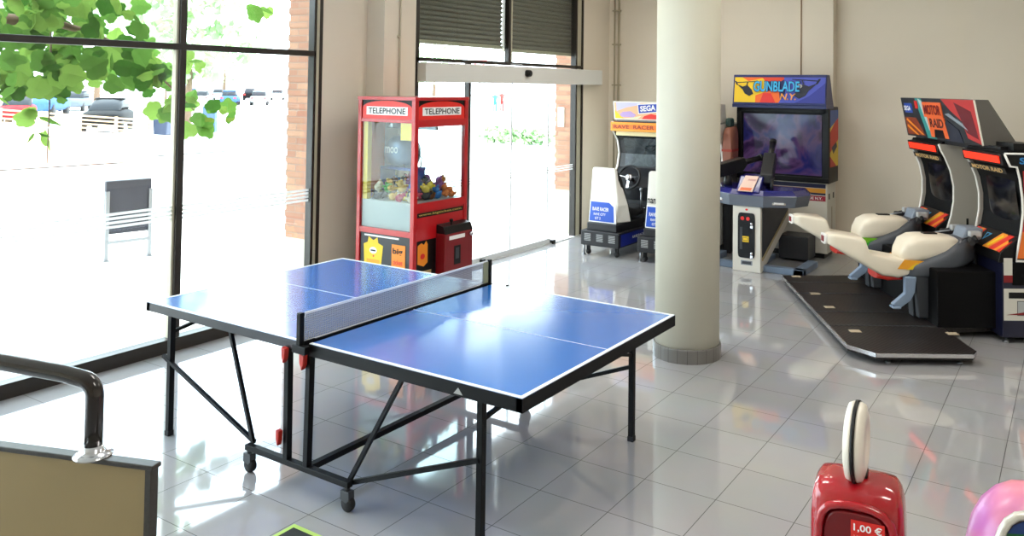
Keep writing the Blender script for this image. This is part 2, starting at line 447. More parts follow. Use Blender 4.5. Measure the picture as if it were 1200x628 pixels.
tag(MB().box(-6.38, -6.27, 9.915, 9.93, 1.5, 1.78).build('wall_notice', mat('notice', 'e8dcd2', .6), bevel=.004), 'small pale notice fixed to the brick pier beyond the entrance', 'sign')
MB().box(-6.9, XW-.18, -6, 12, 3.75, 4.3).build('roof_edge', mat('soffit', 'cfc9be', .8), kind='structure')

# street bin: dark half drum on a flat metal leg frame
bn = empty('litter_bin', (-9.55, 5.48, 0), 'dark open litter bin on two grey legs standing on the pavement', 'bin', math.radians(79))
mb = MB().prism([(.25*math.cos(a)*1.0, .2*math.sin(a)) for a in [PI*k/12*1 for k in range(13)]] + [(-.25, -.04), (.25, -.04)], 'z', .30, .92)
mb.build('drum', mat('bin_metal', '26262f', .5, noise=.3), bn, bevel=.01)
for x in (-.235, .235):
    MB().box(x-.02, x+.02, -.06, -.02, 0, .80).box(x-.04, x+.04, -.08, .0, 0, .008).build('leg', STEEL, bn)
MB().box(-.22, .22, -.055, -.025, .19, .225).build('cross_bar', STEEL, bn)

# raised far pavement: pinkish retaining wall and pale rail fence
fp = [(-21.8, 5.2), (-21.3, 9.2), (-20.9, 12.6)]
mb = MB()
for (a, b_), (za, zb) in zip(zip(fp, fp[1:]), ((1.2, 1.0), (1.0, .66))):
    A = V3((*a, 0)); B = V3((*b_, 0)); n_ = V3((-.3, 0, 0))
    P = [mb.v(p) for p in (A, B, B+n_, A+n_, A+V3((0, 0, za)), B+V3((0, 0, zb)), B+n_+V3((0, 0, zb)), A+n_+V3((0, 0, za)))]
    for q in ((0, 1, 5, 4), (1, 2, 6, 5), (2, 3, 7, 6), (3, 0, 4, 7), (4, 5, 6, 7)): mb._f([P[i] for i in q])
mb.build('wall_retaining', mat('pink_render', 'cfa998', .8), kind='structure')
fe = empty('rail_fence', (-21.4, 9, 0), 'pale horizontal rail fence on top of the low pinkish wall outside', 'fence')
def fpt(t, z):    # t 0..1 along, z above wall top
    if t < .5: a, b_, k = V3((*fp[0], 1.2)), V3((*fp[1], 1.0)), t*2
    else: a, b_, k = V3((*fp[1], 1.0)), V3((*fp[2], .66)), t*2-1
    return a.lerp(b_, k)+V3((-.12, 0, z))-V3((-21.4, 9, 0))
RAILM = mat('fence_paint', 'b89c7c', .6)
for z in (.09, .19, .29, .39): MB().tube([fpt(0, z), fpt(.5, z), fpt(1, z)], .026, n=6).build('rail', RAILM, fe)
for k in range(9): MB().bar(fpt(k/8, 0), fpt(k/8, .43), .06).build('post', RAILM, fe)

# cars
def car(loc, rz, paint, label, scale=1.0, group=None, kind='hatch'):
    e = empty('car', loc, label, 'car', rz, group)
    mb = MB().loft([(-2.0, 0, .55, .45, .80), (-1.9, 0, .76, .32, .92), (-1.3, 0, .82, .25, .96), (0, 0, .84, .24, .96), (1.0, 0, .82, .25, .92), (1.75, 0, .76, .28, .80), (1.98, 0, .6, .35, .66)], n=20, e=4)
    mb.build('body', paint, e)
    MB().loft([(-1.85, 0, .58, .9, .98), (-1.45, 0, .62, .9, 1.34), (-.5, 0, .62, .9, 1.43), (.15, 0, .60, .9, 1.38), (.95, 0, .62, .88, .93)], n=16, e=3.5).build('cabin', mat('car_glass', '1c2228', .4, spec=.2), e)
    MB().loft([(-1.40, 0, .57, 1.33, 1.40), (-.5, 0, .58, 1.38, 1.46), (.1, 0, .55, 1.36, 1.41)], n=12, e=3).build('roof', paint, e)
    mb = MB()
    for x in (-1.25, 1.25):
        for y in (-.80, .62): mb.lathe([(0, 0), (.31, 0), (.31, .18), (0, .18)], (x, y, .31), (0, 1, 0), n=20)
    mb.build('wheel', RUBBER, e)
    MB().box(-2.01, -1.9, -.68, -.45, .66, .8).box(-2.01, -1.9, .45, .68, .66, .8).build('tail_lamp', BRED, e)
    e.scale = (scale,)*3
    return e
cp = lambda n, h: mat(n, h, .6, spec=.1)
MB().box(-130, -22.2, -10, 16, .0, .32).build('parking_terrace', MATS['pale_asphalt'], kind='structure')
p_ = onz(126, 153, .35); car((p_.x, p_.y, .35), math.radians(-38), cp('paint_dark', '0c0d10'), 'dark grey hatchback parked behind the rail fence', .8)
p_ = onz(20, 144, .35); car((p_.x, p_.y, .35), math.radians(-26), cp('paint_red', '981820'), 'red car parked behind the rail fence, nearest the left window edge', .8)
p_ = onz(50, 136, .35); car((p_.x, p_.y, .35), math.radians(-40), cp('paint_blue', '3d5f9e'), 'blue car parked far off behind the hanging leaves', 1)
p_ = onz(88, 129, 0); car((p_.x, p_.y, -.03), math.radians(-38), cp('paint_slate', '59616c'), 'slate car parked to the right of the blue one', 1)
MB().prism([(-21.9, 9.2), (-21.4, 11.2), (-20.3, 13.2), (-18.6, 15.6), (-18.9, 15.8), (-20.6, 13.4), (-21.7, 11.3), (-22.2, 9.3)], 'z', -.03, .05).build('kerb', mat('grey_kerb', '8d8c8a', .8), kind='structure')
car((-14.9, 4.35, -.03), math.radians(-95+180), cp('paint_night', '23304e'), 'navy car entering the view at the window edge on the near street', .8)
row = None; random.seed(4)
for i in range(11):
    px = 215+i*11+random.uniform(-2, 2); py = (113, 118, 124)[i % 3]; q = onz(px, py-1, 0)
    if q.z < -1 or q.length > 130: continue
    pm = [cp('paint_silver', '9da2a8'), cp('paint_blue', ''), cp('paint_white', 'e4e4e4'), cp('paint_dark', '')][i % 4]
    car((q.x, q.y, -.03), math.radians(140), pm, 'small far-off parked car in the open car park', 1, group='far row of parked cars')
# items on the far street
e = empty('street_sign', onz(245, 176), 'blue box sign on a thin grey post across the street', 'sign', TH)
MB().tube([(0, 0, 0), (0, 0, .9)], .04).build('post', STEEL, e); MB().box(-.2, .2, -.1, .1, .55, 1.35).build('panel', mat('sign_blue', '35507e', .5), e, bevel=.02)
q = onz(191, 164); e = empty('wheeled_bin', q, 'dark blue wheeled bin beyond the end of the rail fence', 'bin', TH)
MB().prism([(-.22, .06), (.22, .06), (.28, .9), (-.28, .9)], 'y', -.25, .25).build('body', mat('bin_blue', '28344e', .5), e, bevel=.03)
MB().prism([(-.30, .9), (.30, .9), (.26, .99), (-.2, .99)], 'y', -.28, .28).build('lid', mat('bin_blue', ''), e, bevel=.02)
MB().lathe([(0, -.2), (.1, -.2), (.1, .2), (0, .2)], (.2, 0, .1), (0, 1, 0), n=14).build('wheel', RUBBER, e)
q = onz(562, 128); q = onz(561, 132); e = empty('give_way_sign', q, 'red edged triangular road sign on a post beyond the entrance', 'sign', TH)
MB().tube([(0, 0, 0), (0, 0, 2.1)], .035).build('post', STEEL, e)
f_ = Frame((0, -.04, 2.0), (1, 0, 0), (0, 0, 1))
MB().prism([(0, 2.0), (.42, 2.75), (-.42, 2.75)], 'y', -.04, -.02).build('plate', mat('sign_red', 'c02018', .5), e)
MB().prism([(0, 2.24), (.22, 2.65), (-.22, 2.65)], 'y', -.05, -.041).build('centre', WHITE, e); e.scale = (1.5, 1.5, 1.5)
for (px, py, cm, lb, h) in ((580, 131, TEAL, 'person in teal clothes standing far off beyond the entrance', 1.6), (588, 131, BRED, 'person in red clothes standing far off beyond the entrance', 1.75)):
    q = onz(px, py); e = empty('person', q, lb, 'person', TH)
    mb = MB()
    mb.tube([(-.09, 0, .02), (-.09, .02, .45), (-.06, 0, .85*h/1.7)], [.05, .06, .09], n=8); mb.tube([(.10, .05, .02), (.09, 0, .45), (.06, 0, .85*h/1.7)], [.05, .06, .09], n=8)
    mb.tube([(0, 0, .80*h/1.7), (0, 0, 1.05*h/1.7), (0, 0, 1.35*h/1.7), (0, 0, 1.45*h/1.7)], [.13, .13, .17, .08], n=10)
    mb.tube([(-.19, 0, 1.38*h/1.7), (-.24, .02, 1.1*h/1.7), (-.2, -.1, .9*h/1.7)], [.05, .04, .03], n=8); mb.tube([(.19, 0, 1.38*h/1.7), (.24, .02, 1.1*h/1.7), (.2, -.1, .9*h/1.7)], [.05, .04, .03], n=8)
    mb.build('body', cm, e); MB().ball((0, 0, 1.58*h/1.7), .11, 8, (.85, 1, 1.15)).build('head', mat('skin', 'c08e72', .6), e)

# ---- vegetation
LEAFM = []
for i, c_ in enumerate(('6c9c44', '94bc58', '47782e')):
    m = bpy.data.materials.new('leaf_%s' % 'abc'[i]); m.use_nodes = True; nt = m.node_tree; nt.nodes.clear()
    o_ = nt.nodes.new('ShaderNodeOutputMaterial'); df = nt.nodes.new('ShaderNodeBsdfDiffuse'); tl = nt.nodes.new('ShaderNodeBsdfTranslucent'); mx = nt.nodes.new('ShaderNodeMixShader')
    df.inputs[0].default_value = (*[v*.55 for v in lin(c_)], 1); tl.inputs[0].default_value = (*[v*.55 for v in lin(c_)], 1); mx.inputs[0].default_value = .45
    nt.links.new(df.outputs[0], mx.inputs[1]); nt.links.new(tl.outputs[0], mx.inputs[2]); nt.links.new(mx.outputs[0], o_.inputs[0]); LEAFM.append(m)
HAZED_LEAF = []  # far leaves: haze and overexposure put into their pale colours
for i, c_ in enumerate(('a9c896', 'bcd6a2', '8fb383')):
    HAZED_LEAF.append(mat('hazed_leaf_' + ('mid', 'light', 'deep')[i], c_, .9, spec=.1))
BARK = mat('bark', '6a5544', .9, noise=.3, nscale=20)
LOBE = [(0, .04), (.2, -.08), (.42, -.0), (.50, .18), (.47, .34), (.52, .50), (.42, .66), (.26, .74), (.16, .90), (0, 1.0), (-.16, .90), (-.26, .74), (-.42, .66), (-.52, .50), (-.47, .34), (-.50, .18), (-.42, 0), (-.2, -.08)]
def leaf(mb, p, size, nrm, roll):
    nrm = V3(nrm).normalized(); a = nrm.cross(V3((0, 0, 1))); a = a.normalized() if a.length > .1 else V3((1, 0, 0)); b_ = nrm.cross(a)
    u = a*math.cos(roll)+b_*math.sin(roll); v = -a*math.sin(roll)+b_*math.cos(roll)
    c0 = mb.v(p+v*.3*size+nrm*size*.06)
    P = [mb.v(p+u*x*size+v*y*size+nrm*(-abs(x)*size*.25-(y*y)*.12*size)) for x, y in LOBE]
    for i in range(len(P)): mb._f([c0, P[i], P[(i+1) % len(P)]])
random.seed(11)
pt = empty('plane_tree', (-8.3, 1.2, 0), 'large leaved tree just outside the shop window, its branches hanging over the glass', 'tree')
O_ = V3((-8.3, 1.2, 0))
mb = MB()
B0 = V3((-8.3, 1.2, 0)); brs = [(35, 25), (75, 6), (110, 40), (150, 60), (190, 92), (228, 130)]
BP = [onx(x, y, -7.45) for x, y in brs]
mb.tube([B0-O_, B0-O_+V3((.05, .1, 1.4)), B0-O_+V3((.2, .3, 2.6)), BP[0]-O_, BP[1]-O_], [.16, .14, .11, .05, .03], n=12)
mb.tube([BP[0]-O_+V3((0, 0, .05)), BP[2]-O_, BP[3]-O_, BP[4]-O_, BP[5]-O_], [.04, .025, .018, .012, .006], n=8)
mb.tube([p-O_ for p in (onx(60, 20, -7.3), onx(59, 100, -7.3), onx(55, 192, -7.3))], [.01, .007, .004], n=6)
mb.tube([B0-O_+V3((.2, .3, 2.6)), B0-O_+V3((.4, 1.2, 3.6)), B0-O_+V3((.5, 2.6, 4.2))], [.1, .05, .02], n=8)
mb.build('trunk', BARK, pt)
mb = MB()
cl = [(25, 20, 40, 44), (80, 12, 42, 40), (128, 25, 34, 18), (30, 72, 42, 44), (88, 66, 36, 34), (145, 74, 32, 26), (182, 92, 26, 22), (130, 60, 60, 14), (198, 122, 11, 9),
      (47, 100, 7, 3), (68, 114, 6, 2), (43, 138, 9, 3), (47, 159, 6, 2), (57, 172, 3, 1), (232, 142, 11, 4), (252, 132, 9, 3), (268, 134, 5, 2), (228, 76, 10, 4), (4, 108, 14, 8), (310, 10, 12, 4), (216, 122, 8, 3), (225, 160, 4, 1)]
for (cx, cy, r, n) in cl:
    for k in range(n):
        a = random.uniform(0, 2*PI); rr = r*math.sqrt(random.random())
        p = onx(cx+rr*math.cos(a)*1.15, cy+rr*math.sin(a)*.8, -7.45+random.uniform(-.55, .55)*(1 if r > 15 else .3))
        mb.mi = random.choice((0, 0, 1, 1, 2))
        leaf(mb, p-O_, random.uniform(.10, .20)*(1 if r > 9 else .9), (random.gauss(1, .5), random.gauss(-.3, .6), random.gauss(0.1, .6)), random.uniform(0, 2*PI))
mb.build('foliage', LEAFM, pt)

def tree(px, py, h, cw, ch, label, n=700, trunk=.14, lz=None):
    q = onz(px, py); e = empty('tree', q, label, 'tree')
    MB().tube([(0, 0, 0), (.05, 0, h*.4), (0, .1, h*.75)], [trunk, trunk*.8, trunk*.4], n=10).build('trunk', BARK, e)
    mb = MB()
    for k in range(n):
        a = random.uniform(0, 2*PI); b_ = random.uniform(-1, 1); r = random.uniform(.45, 1)**.6
        bump_ = 1+.25*math.sin(3*a+4*b_)
        p = V3((r*cw*bump_*math.cos(a)*math.sqrt(1-b_*b_), r*cw*bump_*math.sin(a)*math.sqrt(1-b_*b_), h+r*ch*b_))
        mb.mi = random.choice((0, 1, 2)); leaf(mb, p, random.uniform(.2, .4), (random.gauss(0, 1), random.gauss(0, 1), random.gauss(.4, 1)), random.uniform(0, 6))
    mb.build('foliage', HAZED_LEAF, e); return e
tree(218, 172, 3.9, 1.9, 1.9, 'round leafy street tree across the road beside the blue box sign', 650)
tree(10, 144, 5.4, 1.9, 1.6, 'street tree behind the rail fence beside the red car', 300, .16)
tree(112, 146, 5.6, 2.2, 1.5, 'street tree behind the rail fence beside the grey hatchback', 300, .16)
tree(194, 120, 6.5, .8, 4.5, 'tall narrow haze-pale green tree far behind the fence', 400, .12)
tree(262, 122, 4.5, 3.2, 2.6, 'wide haze-pale green tree at the edge of the open car park', 450, .2)
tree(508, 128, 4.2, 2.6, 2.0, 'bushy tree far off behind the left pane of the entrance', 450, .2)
# clipped hedge seen through the entrance
A, B = onz(573, 166), onz(652, 170)
hg = tag(bpy.data.objects.new('hedge', bpy.data.meshes.new('hedge')), 'low clipped green hedge across the street beyond the entrance', 'hedge')
mb = MB()
for k in range(700):
    t = random.random(); p = A.lerp(B, t)+V3((random.uniform(-.5, .2), random.uniform(-.3, .3), random.uniform(.05, .52)))
    mb.mi = random.choice((0, 1, 2)); leaf(mb, p, random.uniform(.1, .2), (random.gauss(0, 1), random.gauss(0, 1), random.gauss(.4, 1)), random.uniform(0, 6))
bpy.data.objects.remove(hg)
tag(mb.build('hedge', HAZED_LEAF), 'low clipped green hedge across the street beyond the entrance', 'hedge')
# far pale buildings and hills
bl = empty('building', (-150, 100, 0), 'long low pale building far behind the open car park', 'building', math.radians(40))
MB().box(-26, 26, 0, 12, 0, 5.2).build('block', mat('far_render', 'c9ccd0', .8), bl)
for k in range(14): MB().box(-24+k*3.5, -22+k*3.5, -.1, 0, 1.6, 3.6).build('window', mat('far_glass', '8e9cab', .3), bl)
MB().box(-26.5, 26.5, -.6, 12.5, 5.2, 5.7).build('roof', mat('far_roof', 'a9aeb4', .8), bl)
# ================================================================= TABLE TENNIS TABLE
T = empty('table_tennis_table', (-3.363, 3.612, 0), 'blue folding table tennis table with net standing on the tiled floor', 'table')
m, nt, b = nodes_mat('table_blue')
tc = nt.nodes.new('ShaderNodeTexCoord'); ns = nt.nodes.new('ShaderNodeTexNoise'); ns.inputs['Scale'].default_value = 5; ns.inputs['Detail'].default_value = 6
nt.links.new(tc.outputs['Object'], ns.inputs[0]); rm = nt.nodes.new('ShaderNodeMapRange'); rm.inputs[3].default_value = .20; rm.inputs[4].default_value = .26
nt.links.new(ns.outputs['Fac'], rm.inputs[0]); nt.links.new(rm.outputs[0], b.inputs['Roughness'])
b.inputs['Base Color'].default_value = (*lin('1c74d2'), 1); b.inputs['Specular IOR Level'].default_value = .7; b.inputs['Coat Weight'].default_value = 1; b.inputs['Coat IOR'].default_value = 1.7; b.inputs['Coat Roughness'].default_value = .13
TBLUE = m; TLINE = mat('table_line', 'e9eef5', .35)
ZT = .76
def half(x0, x1, endx):
    s = 1 if endx > 0 else -1
    top = MB().box(x0, x1, -.7625, .7625, ZT-.018, ZT).build('tabletop', TBLUE, T, bevel=.002)
    mb = MB(); z0, z1 = ZT-.002, ZT+.0012
    mb.box(x0, x1, -.7625, -.7425, z0, z1); mb.box(x0, x1, .7425, .7625, z0, z1)
    mb.box(min(endx, endx-s*.02), max(endx, endx-s*.02), -.7425, .7425, z0, z1)
    mb.box(min(x0, x1) if s > 0 else x0, x1 if s > 0 else max(x0, x1)-.0, -.0015, .0015, z0, z1)
    mb.build('boundary_line', TLINE, top)
    mb = MB(); za = ZT-.062 if s > 0 else ZT-.05
    mb.box(x0, x1, -.7645, -.735, za, ZT-.003); mb.box(x0, x1, .735, .7645, za, ZT-.003)
    mb.box(min(endx+s*.002, endx-s*.03), max(endx+s*.002, endx-s*.03), -.7645, .7645, za, ZT-.003)
    mb.box(x0 if s > 0 else x1-.025, x0+.025 if s > 0 else x1, -.735, .735, za, ZT-.018)
    mb.build('apron', BLACKM if s > 0 else mat('apron_metal', '1c1c24', .35, metal=.2, spec=.6), T)
half(.055, 1.37, 1.37); half(-1.37, -.02, -1.37)
# maker's triangle on the apron
MB().prism([(1.0, ZT-.052), (1.05, ZT-.052), (1.025, ZT-.024)], 'y', -.7665, -.7640).build('apron_badge', LGREY, T)
LX = ((1.12, -.715), (1.12, .715), (-1.19, -.715), (-1.19, .715))
for x, y in LX:
    lg = MB().box(x-.016, x+.016, y-.016, y+.016, .012, ZT-.03).build('leg', BLACKM, T, bevel=.002)
    MB().box(x-.019, x+.019, y-.019, y+.019, 0, .03).build('leg_cap', RUBBER, lg, bevel=.003)
for y, s in ((-.76, 1), (.76, -1)):
    yy = y*.985
    MB().bar((-.43, yy, .13), (.35, yy, .13), .035, .03).build('base_bar', BLACKM, T, bevel=.003)
    MB().bar((-.11, yy, .13), (-.115, yy, ZT-.05), .033).build('upright', BLACKM, T, bevel=.002)
    MB().bar((.04, yy, .13), (.05, yy, ZT-.05), .033).build('upright', BLACKM, T, bevel=.002)
    MB().bar((-.41, yy+s*.02, .15), (-.63, yy+s*.02, ZT-.04), .019).build('brace', BLACKM, T)
    MB().bar((.32, yy+s*.02, .13), (.67, yy+s*.02, ZT-.05), .02).build('brace', BLACKM, T)
    MB().bar((-.41, yy+s*.03, .145), (-1.25, y*.955, .455), .019).build('brace', BLACKM, T)
    MB().bar((.33, yy+s*.03, .125), (1.12, y*.955, .43), .022).build('brace', BLACKM, T)
    # red locking clips
    for (x, z, sz) in ((-.105, ZT-.075, .016), (.035, ZT-.085, .018), (-.135, .26, .013)):
        c_ = MB(); yk = y-s*.022
        c_.prism([(x-sz, z+.035), (x+sz*.9, z+.03), (x+sz*.7, z-.02), (x, z-.045), (x-sz*.9, z-.01)], 'y', yk-.014, yk+.014)
        c_.build('locking_clip', mat('clip_red', 'b5261c', .4), T, bevel=.003)
    for x in (-.41, .33):
        cs = MB().lathe([(.008, 0), (.014, .0), (.014, .045), (.008, .045)], (x, yy, .085), n=12).prism([(x-.028, .10), (x+.028, .10), (x+.03, .062), (x+.012, .045), (x-.03, .055)], 'y', yy-.019, yy+.019)
        fork = cs.build('caster', DGREY, T, bevel=.002)
        MB().lathe([(0, -.015), (.034, -.015), (.037, -.008), (.037, .008), (.034, .015), (0, .015)], (x+.008, yy, .0375), (0, 1, 0), n=20).build('wheel', mat('caster_rubber', '55555a', .5) if y > 0 else RUBBER, fork)
MB().bar((.04, -.76, .13), (.04, .76, .13), .035, .03).build('cross_bar', BLACKM, T)
for x, ya, yb, za, zb in ((1.12, -.715, -.02, .60, .69), (1.12, .74, .05, .49, .69), (-1.19, -.715, -.1, .60, .70), (-1.19, .72, .1, .60, .70)):
    MB().bar((x, ya, za), (x, yb, zb), .018).build('leg_stay', BLACKM, T)
# net set
NX = .018
netm = bpy.data.materials.new('net_mesh'); netm.use_nodes = True; nt = netm.node_tree; b = nt.nodes['Principled BSDF']
tc = nt.nodes.new('ShaderNodeTexCoord'); br = nt.nodes.new('ShaderNodeTexBrick'); br.offset = 0; mp = nt.nodes.new('ShaderNodeMapping'); mp.inputs['Rotation'].default_value = (0, PI/2, 0)
sx = nt.nodes.new('ShaderNodeSeparateXYZ'); cb = nt.nodes.new('ShaderNodeCombineXYZ')
nt.links.new(tc.outputs['Object'], sx.inputs[0]); nt.links.new(sx.outputs[1], cb.inputs[0]); nt.links.new(sx.outputs[2], cb.inputs[1]); nt.links.new(cb.outputs[0], br.inputs[0])
br.inputs['Scale'].default_value = 1; br.inputs['Brick Width'].default_value = .011; br.inputs['Row Height'].default_value = .011; br.inputs['Mortar Size'].default_value = .0021; br.inputs['Mortar Smooth'].default_value = .2
al = nt.nodes.new('ShaderNodeMapRange'); al.inputs[3].default_value = .22; al.inputs[4].default_value = .95
nt.links.new(br.outputs['Fac'], al.inputs[0]); nt.links.new(al.outputs[0], b.inputs['Alpha']); b.inputs['Base Color'].default_value = (*lin('a3a4a6'), 1); b.inputs['Roughness'].default_value = .8
net = MB().box(NX-.0015, NX+.0015, -.765, .745, ZT+.006, ZT+.145).build('net', netm, T)
mb = MB().box(NX-.003, NX+.003, -.765, .745, ZT+.140, ZT+.152)
mb.tube([(NX, -.765, ZT+.004), (NX, -.768, ZT+.12), (NX, -.755, ZT+.148)], .003, n=6)
mb.box(NX-.002, NX+.002, -.765, .745, ZT+.003, ZT+.010); mb.build('net_tape', mat('net_tape', 'dfe2e6', .6), net)
MB().box(NX-.004, NX+.004, .70, .752, ZT+.004, ZT+.145).build('net_sleeve', mat('net_sleeve', '8f9277', .6), net)
for y, s in ((-.79, -1), (.765, 1)):
    mb = MB().box(NX-.014, NX+.014, y-.014, y+.014, ZT-.02, ZT+.155)
    mb.box(NX-.04, NX+.06, y-.02, y+.012, ZT-.045, ZT-.005)
    mb.box(NX-.012, NX+.012, min(y-.01, y-s*.09), max(y+.01, y-s*.09), ZT+.0, ZT+.008)
    p = mb.build('net_post', BLACKM, net, bevel=.003)
    if s > 0: MB().tube([(NX, y, ZT-.005), (NX+.16, y+.0, ZT-.012)], .007).ball((NX+.15, y, ZT-.002), .012, 6).build('clamp_handle', BLACKM, net)
MB().box(NX-.012, NX+.012, -.775, .76, ZT-.012, ZT+.004).build('net_rail', BLACKM, net)

# ================================================================= CLAW MACHINE
CX0, CY0 = -5.27, 5.715
K = empty('claw_machine', (CX0, CY0, 0), 'red telephone box style claw machine full of plush toys beside the entrance', 'claw machine')
hx, hy, HT = .352, .365, 1.965
REDP = mat('booth_red', 'b8141c', .3, coat=.4); REDI = mat('booth_red_dark', '7c0c16', .35)
for sx in (-1, 1):
    for sy in (-1, 1):
        MB().box(sx*hx-(.045 if sx > 0 else 0), sx*hx+(.045 if sx < 0 else 0), sy*hy-(.045 if sy > 0 else 0), sy*hy+(.045 if sy < 0 else 0), .03, HT).build('corner_post', REDP, K, bevel=.004)
MB().box(-hx-.005, hx+.005, -hy-.005, hy+.005, HT-.03, HT).build('roof', REDP, K, bevel=.004)
hb = MB().box(-hx+.012, hx-.012, -hy+.012, hy-.012, 1.76, HT-.03).build('header', BLACK, K)
MB().box(-hx+.015, hx-.015, -hy+.015, hy-.015, .03, .74).build('cabinet_body', mat('booth_black', '1a1c22', .4), K)
MB().box(-hx+.03, hx-.03, -hy+.03, hy-.03, .0, .05).build('plinth', BLACK, K)
mb = MB(); 
for z0, z1 in ((.735, .785), (1.735, 1.765)):
    mb.box(-hx+.01, hx-.01, -hy+.002, -hy+.03, z0, z1); mb.box(-hx+.01, hx-.01, hy-.03, hy-.002, z0, z1); mb.box(-hx+.002, -hx+.03, -hy+.01, hy-.01, z0, z1)
mb.box(hx-.03, hx-.002, -hy+.01, hy-.01, .96, 1.03); mb.box(hx-.03, hx-.002, -hy+.01, hy-.01, 1.70, 1.765)
mb.box(hx-.028, hx-.010, -hy+.04, hy-.04, .70, .97)
mb.build('window_rail', REDP, K, bevel=.002)
fA = Frame((-hx, -hy, 0), (1, 0, 0), (0, 0, 1)); fB = Frame((hx, -hy, 0), (0, 1, 0), (0, 0, 1))
for fr, w_ in ((fA, 2*hx), (fB, 2*hy)):
    arch = [(.05, 1.765)]+[(w_/2-(w_/2-.05)*math.cos(PI*k/14), 1.865+.065*math.sin(PI*k/14)) for k in range(15)]+[(w_-.05, 1.765)]
    fo = Frame(fr.p(0, 0, -.010), fr.U, fr.V)
    a_ = art('header_sign', hb, fo, [(BRED, arch), (TEXTW, rect(.10, w_-.10, 1.80, 1.875))])
    text('lettering', a_, 'TELEPHONE', fo, .125, 1.812, w_-.25, .052, TEXTK, .004, bold=.012)
CG = glass_mat('cabinet_glass', 'f4fafa', 1.0)
for (a, b_) in (((-hx+.04, hx-.04, -hy+.012, -hy+.016, .78, 1.74), 0), ((-hx+.04, hx-.04, hy-.016, hy-.012, .78, 1.74), 0), ((hx-.016, hx-.012, -hy+.04, hy-.04, 1.02, 1.72), 0), ((-hx+.012, -hx+.016, -hy+.04, hy-.04, .78, 1.74), 0)):
    MB().box(*a).build('glass_pane', CG, K)
MB().box(-hx+.03, hx-.03, -hy+.03, hy-.03, .745, 1.03).build('toy_tray', mat('tray_white', 'b9babb', .5), K)
MB().box(-hx+.05, -hx+.10, -hy+.03, -hy+.08, 1.03, 1.74).build('inner_light_strip', mat('strip_yellow', 'f4cc20', .4), K)
MB().box(-hx+.03, -hx+.048, -hy+.03, -hy+.30, .80, 1.74).build('inner_side_panel', mat('inner_orange', 'e07a18', .5), K)
MB().box(hx-.20, hx-.05, -hy+.03, -hy+.04, 1.58, 1.74).build('yellow_notice', mat('strip_yellow', ''), K)
MB().box(-hx+.05, .10, -.12, .06, 1.285, 1.31).box(-hx+.05, -hx+.07, -.12, .06, 1.0, 1.285).box(.07, .09, -.12, .06, 1.0, 1.285).build('reflection_shelf', mat('reflection_blue', '2a4a9a', .4), K)  # added shelf; its blue bar stands in for a reflection in the glass
mb = MB(); mb.bar((-hx+.05, -.02, 1.68), (hx-.05, -.02, 1.68), .03); mb.bar((.02, -hy+.05, 1.71), (.02, hy-.05, 1.71), .03)
cl_ = mb.build('gantry', STEEL, K)
MB().tube([(.02, -.02, 1.67), (.02, -.02, 1.52)], .008).lathe([(0, 0), (.05, 0), (.05, .07), (.02, .1), (0, .1)], (.02, -.02, 1.44), n=16).build('claw_head', CHROME, cl_)
for k in range(3):
    a = 2*PI*k/3; q = V3((math.cos(a), math.sin(a), 0)); c0 = V3((.02, -.02, 1.45))
    MB().tube([c0+q*.03, c0+q*.10+V3((0, 0, -.05)), c0+q*.09+V3((0, 0, -.13)), c0+q*.03+V3((0, 0, -.17))], .007, n=6).build('claw_prong', CHROME, cl_)
# lower graphics on the side facing the table
fo = Frame((-hx, -hy+.015, 0), (1, 0, 0), (0, 0, 1))
ga = art('lower_graphic', K, fo, [(YEL, [(.1, .46), (.09, .63), (.14, .65), (.15, .70), (.21, .67), (.26, .70), (.27, .65), (.33, .63), (.31, .46), (.22, .42)]),
    (mat('amber', 'e8a01c', .5), [(.13, .47), (.29, .47), (.29, .5), (.13, .5)]), (TEXTW, ell(.21, .58, .045, .03)), (TEXTK, rect(.18, .24, .572, .586)), (BRED, ell(.215, .53, .008, .008)),
    (TEXTW, rect(.10, .52, .705, .72)), (ORANGE, rect(.44, .60, .46, .66)), (TEXTW, rect(.35, .60, .40, .435))])
text('lettering', ga, 'big', fo, .455, .565, .12, .065, TEXTK, .009, bold=.02)
text('lettering', ga, 'ticket', fo, .46, .485, .115, .045, BRED, .009, bold=.01)
# front with coin door
fo = Frame((hx-.009, -hy, 0), (0, 1, 0), (0, 0, 1))
gb = art('front_graphic', K, fo, [(BLACK, rect(.05, .68, .905, .945))])
text('lettering', gb, 'www.bigticket.com', fo, .07, .912, .58, .026, mat('gold_print', 'c9b25a', .5), .003, bold=.01)
fo = Frame((hx-.014, -hy, 0), (0, 1, 0), (0, 0, 1))
art('front_sticker', K, fo, [(BLACK, rect(.05, .30, .05, .70)), (ORANGE, [(.07, .50), (.07, .66), (.12, .68), (.15, .66), (.18, .69), (.2, .66), (.2, .5), (.15, .47)]), (BRED, ell(.135, .56, .03, .025)), (mat('tan_print', 'b59a6a', .5), rect(.06, .25, .39, .43)), (mat('tan_print', ''), rect(.06, .25, .33, .36))])
cd = MB().box(hx-.02, hx+.10, -.055, hy-.03, .06, .74).build('coin_door', REDI, K, bevel=.012)
MB().prism([(hx-.02, .74), (hx+.10, .735), (hx+.07, .80), (hx-.02, .82)], 'y', -.055, hy-.03).build('control_shelf', BLACK, cd, bevel=.004)
fo = Frame((hx+.10, -.055, 0), (0, 1, 0), (0, 0, 1))
art('coin_slot', cd, fo, [(TEXTW, rect(.05, .27, .68, .715)), (BLACK, rect(.12, .21, .45, .62)), (DGREY, rect(.14, .19, .5, .6)), (ORANGE, rect(.1, .27, .12, .17))])
MB().lathe([(0, 0), (.02, 0), (.02, .03), (.012, .04), (0, .04)], (hx+.09, .29, .70), (1, 0, 0), n=14).build('lock', CHROME, cd)
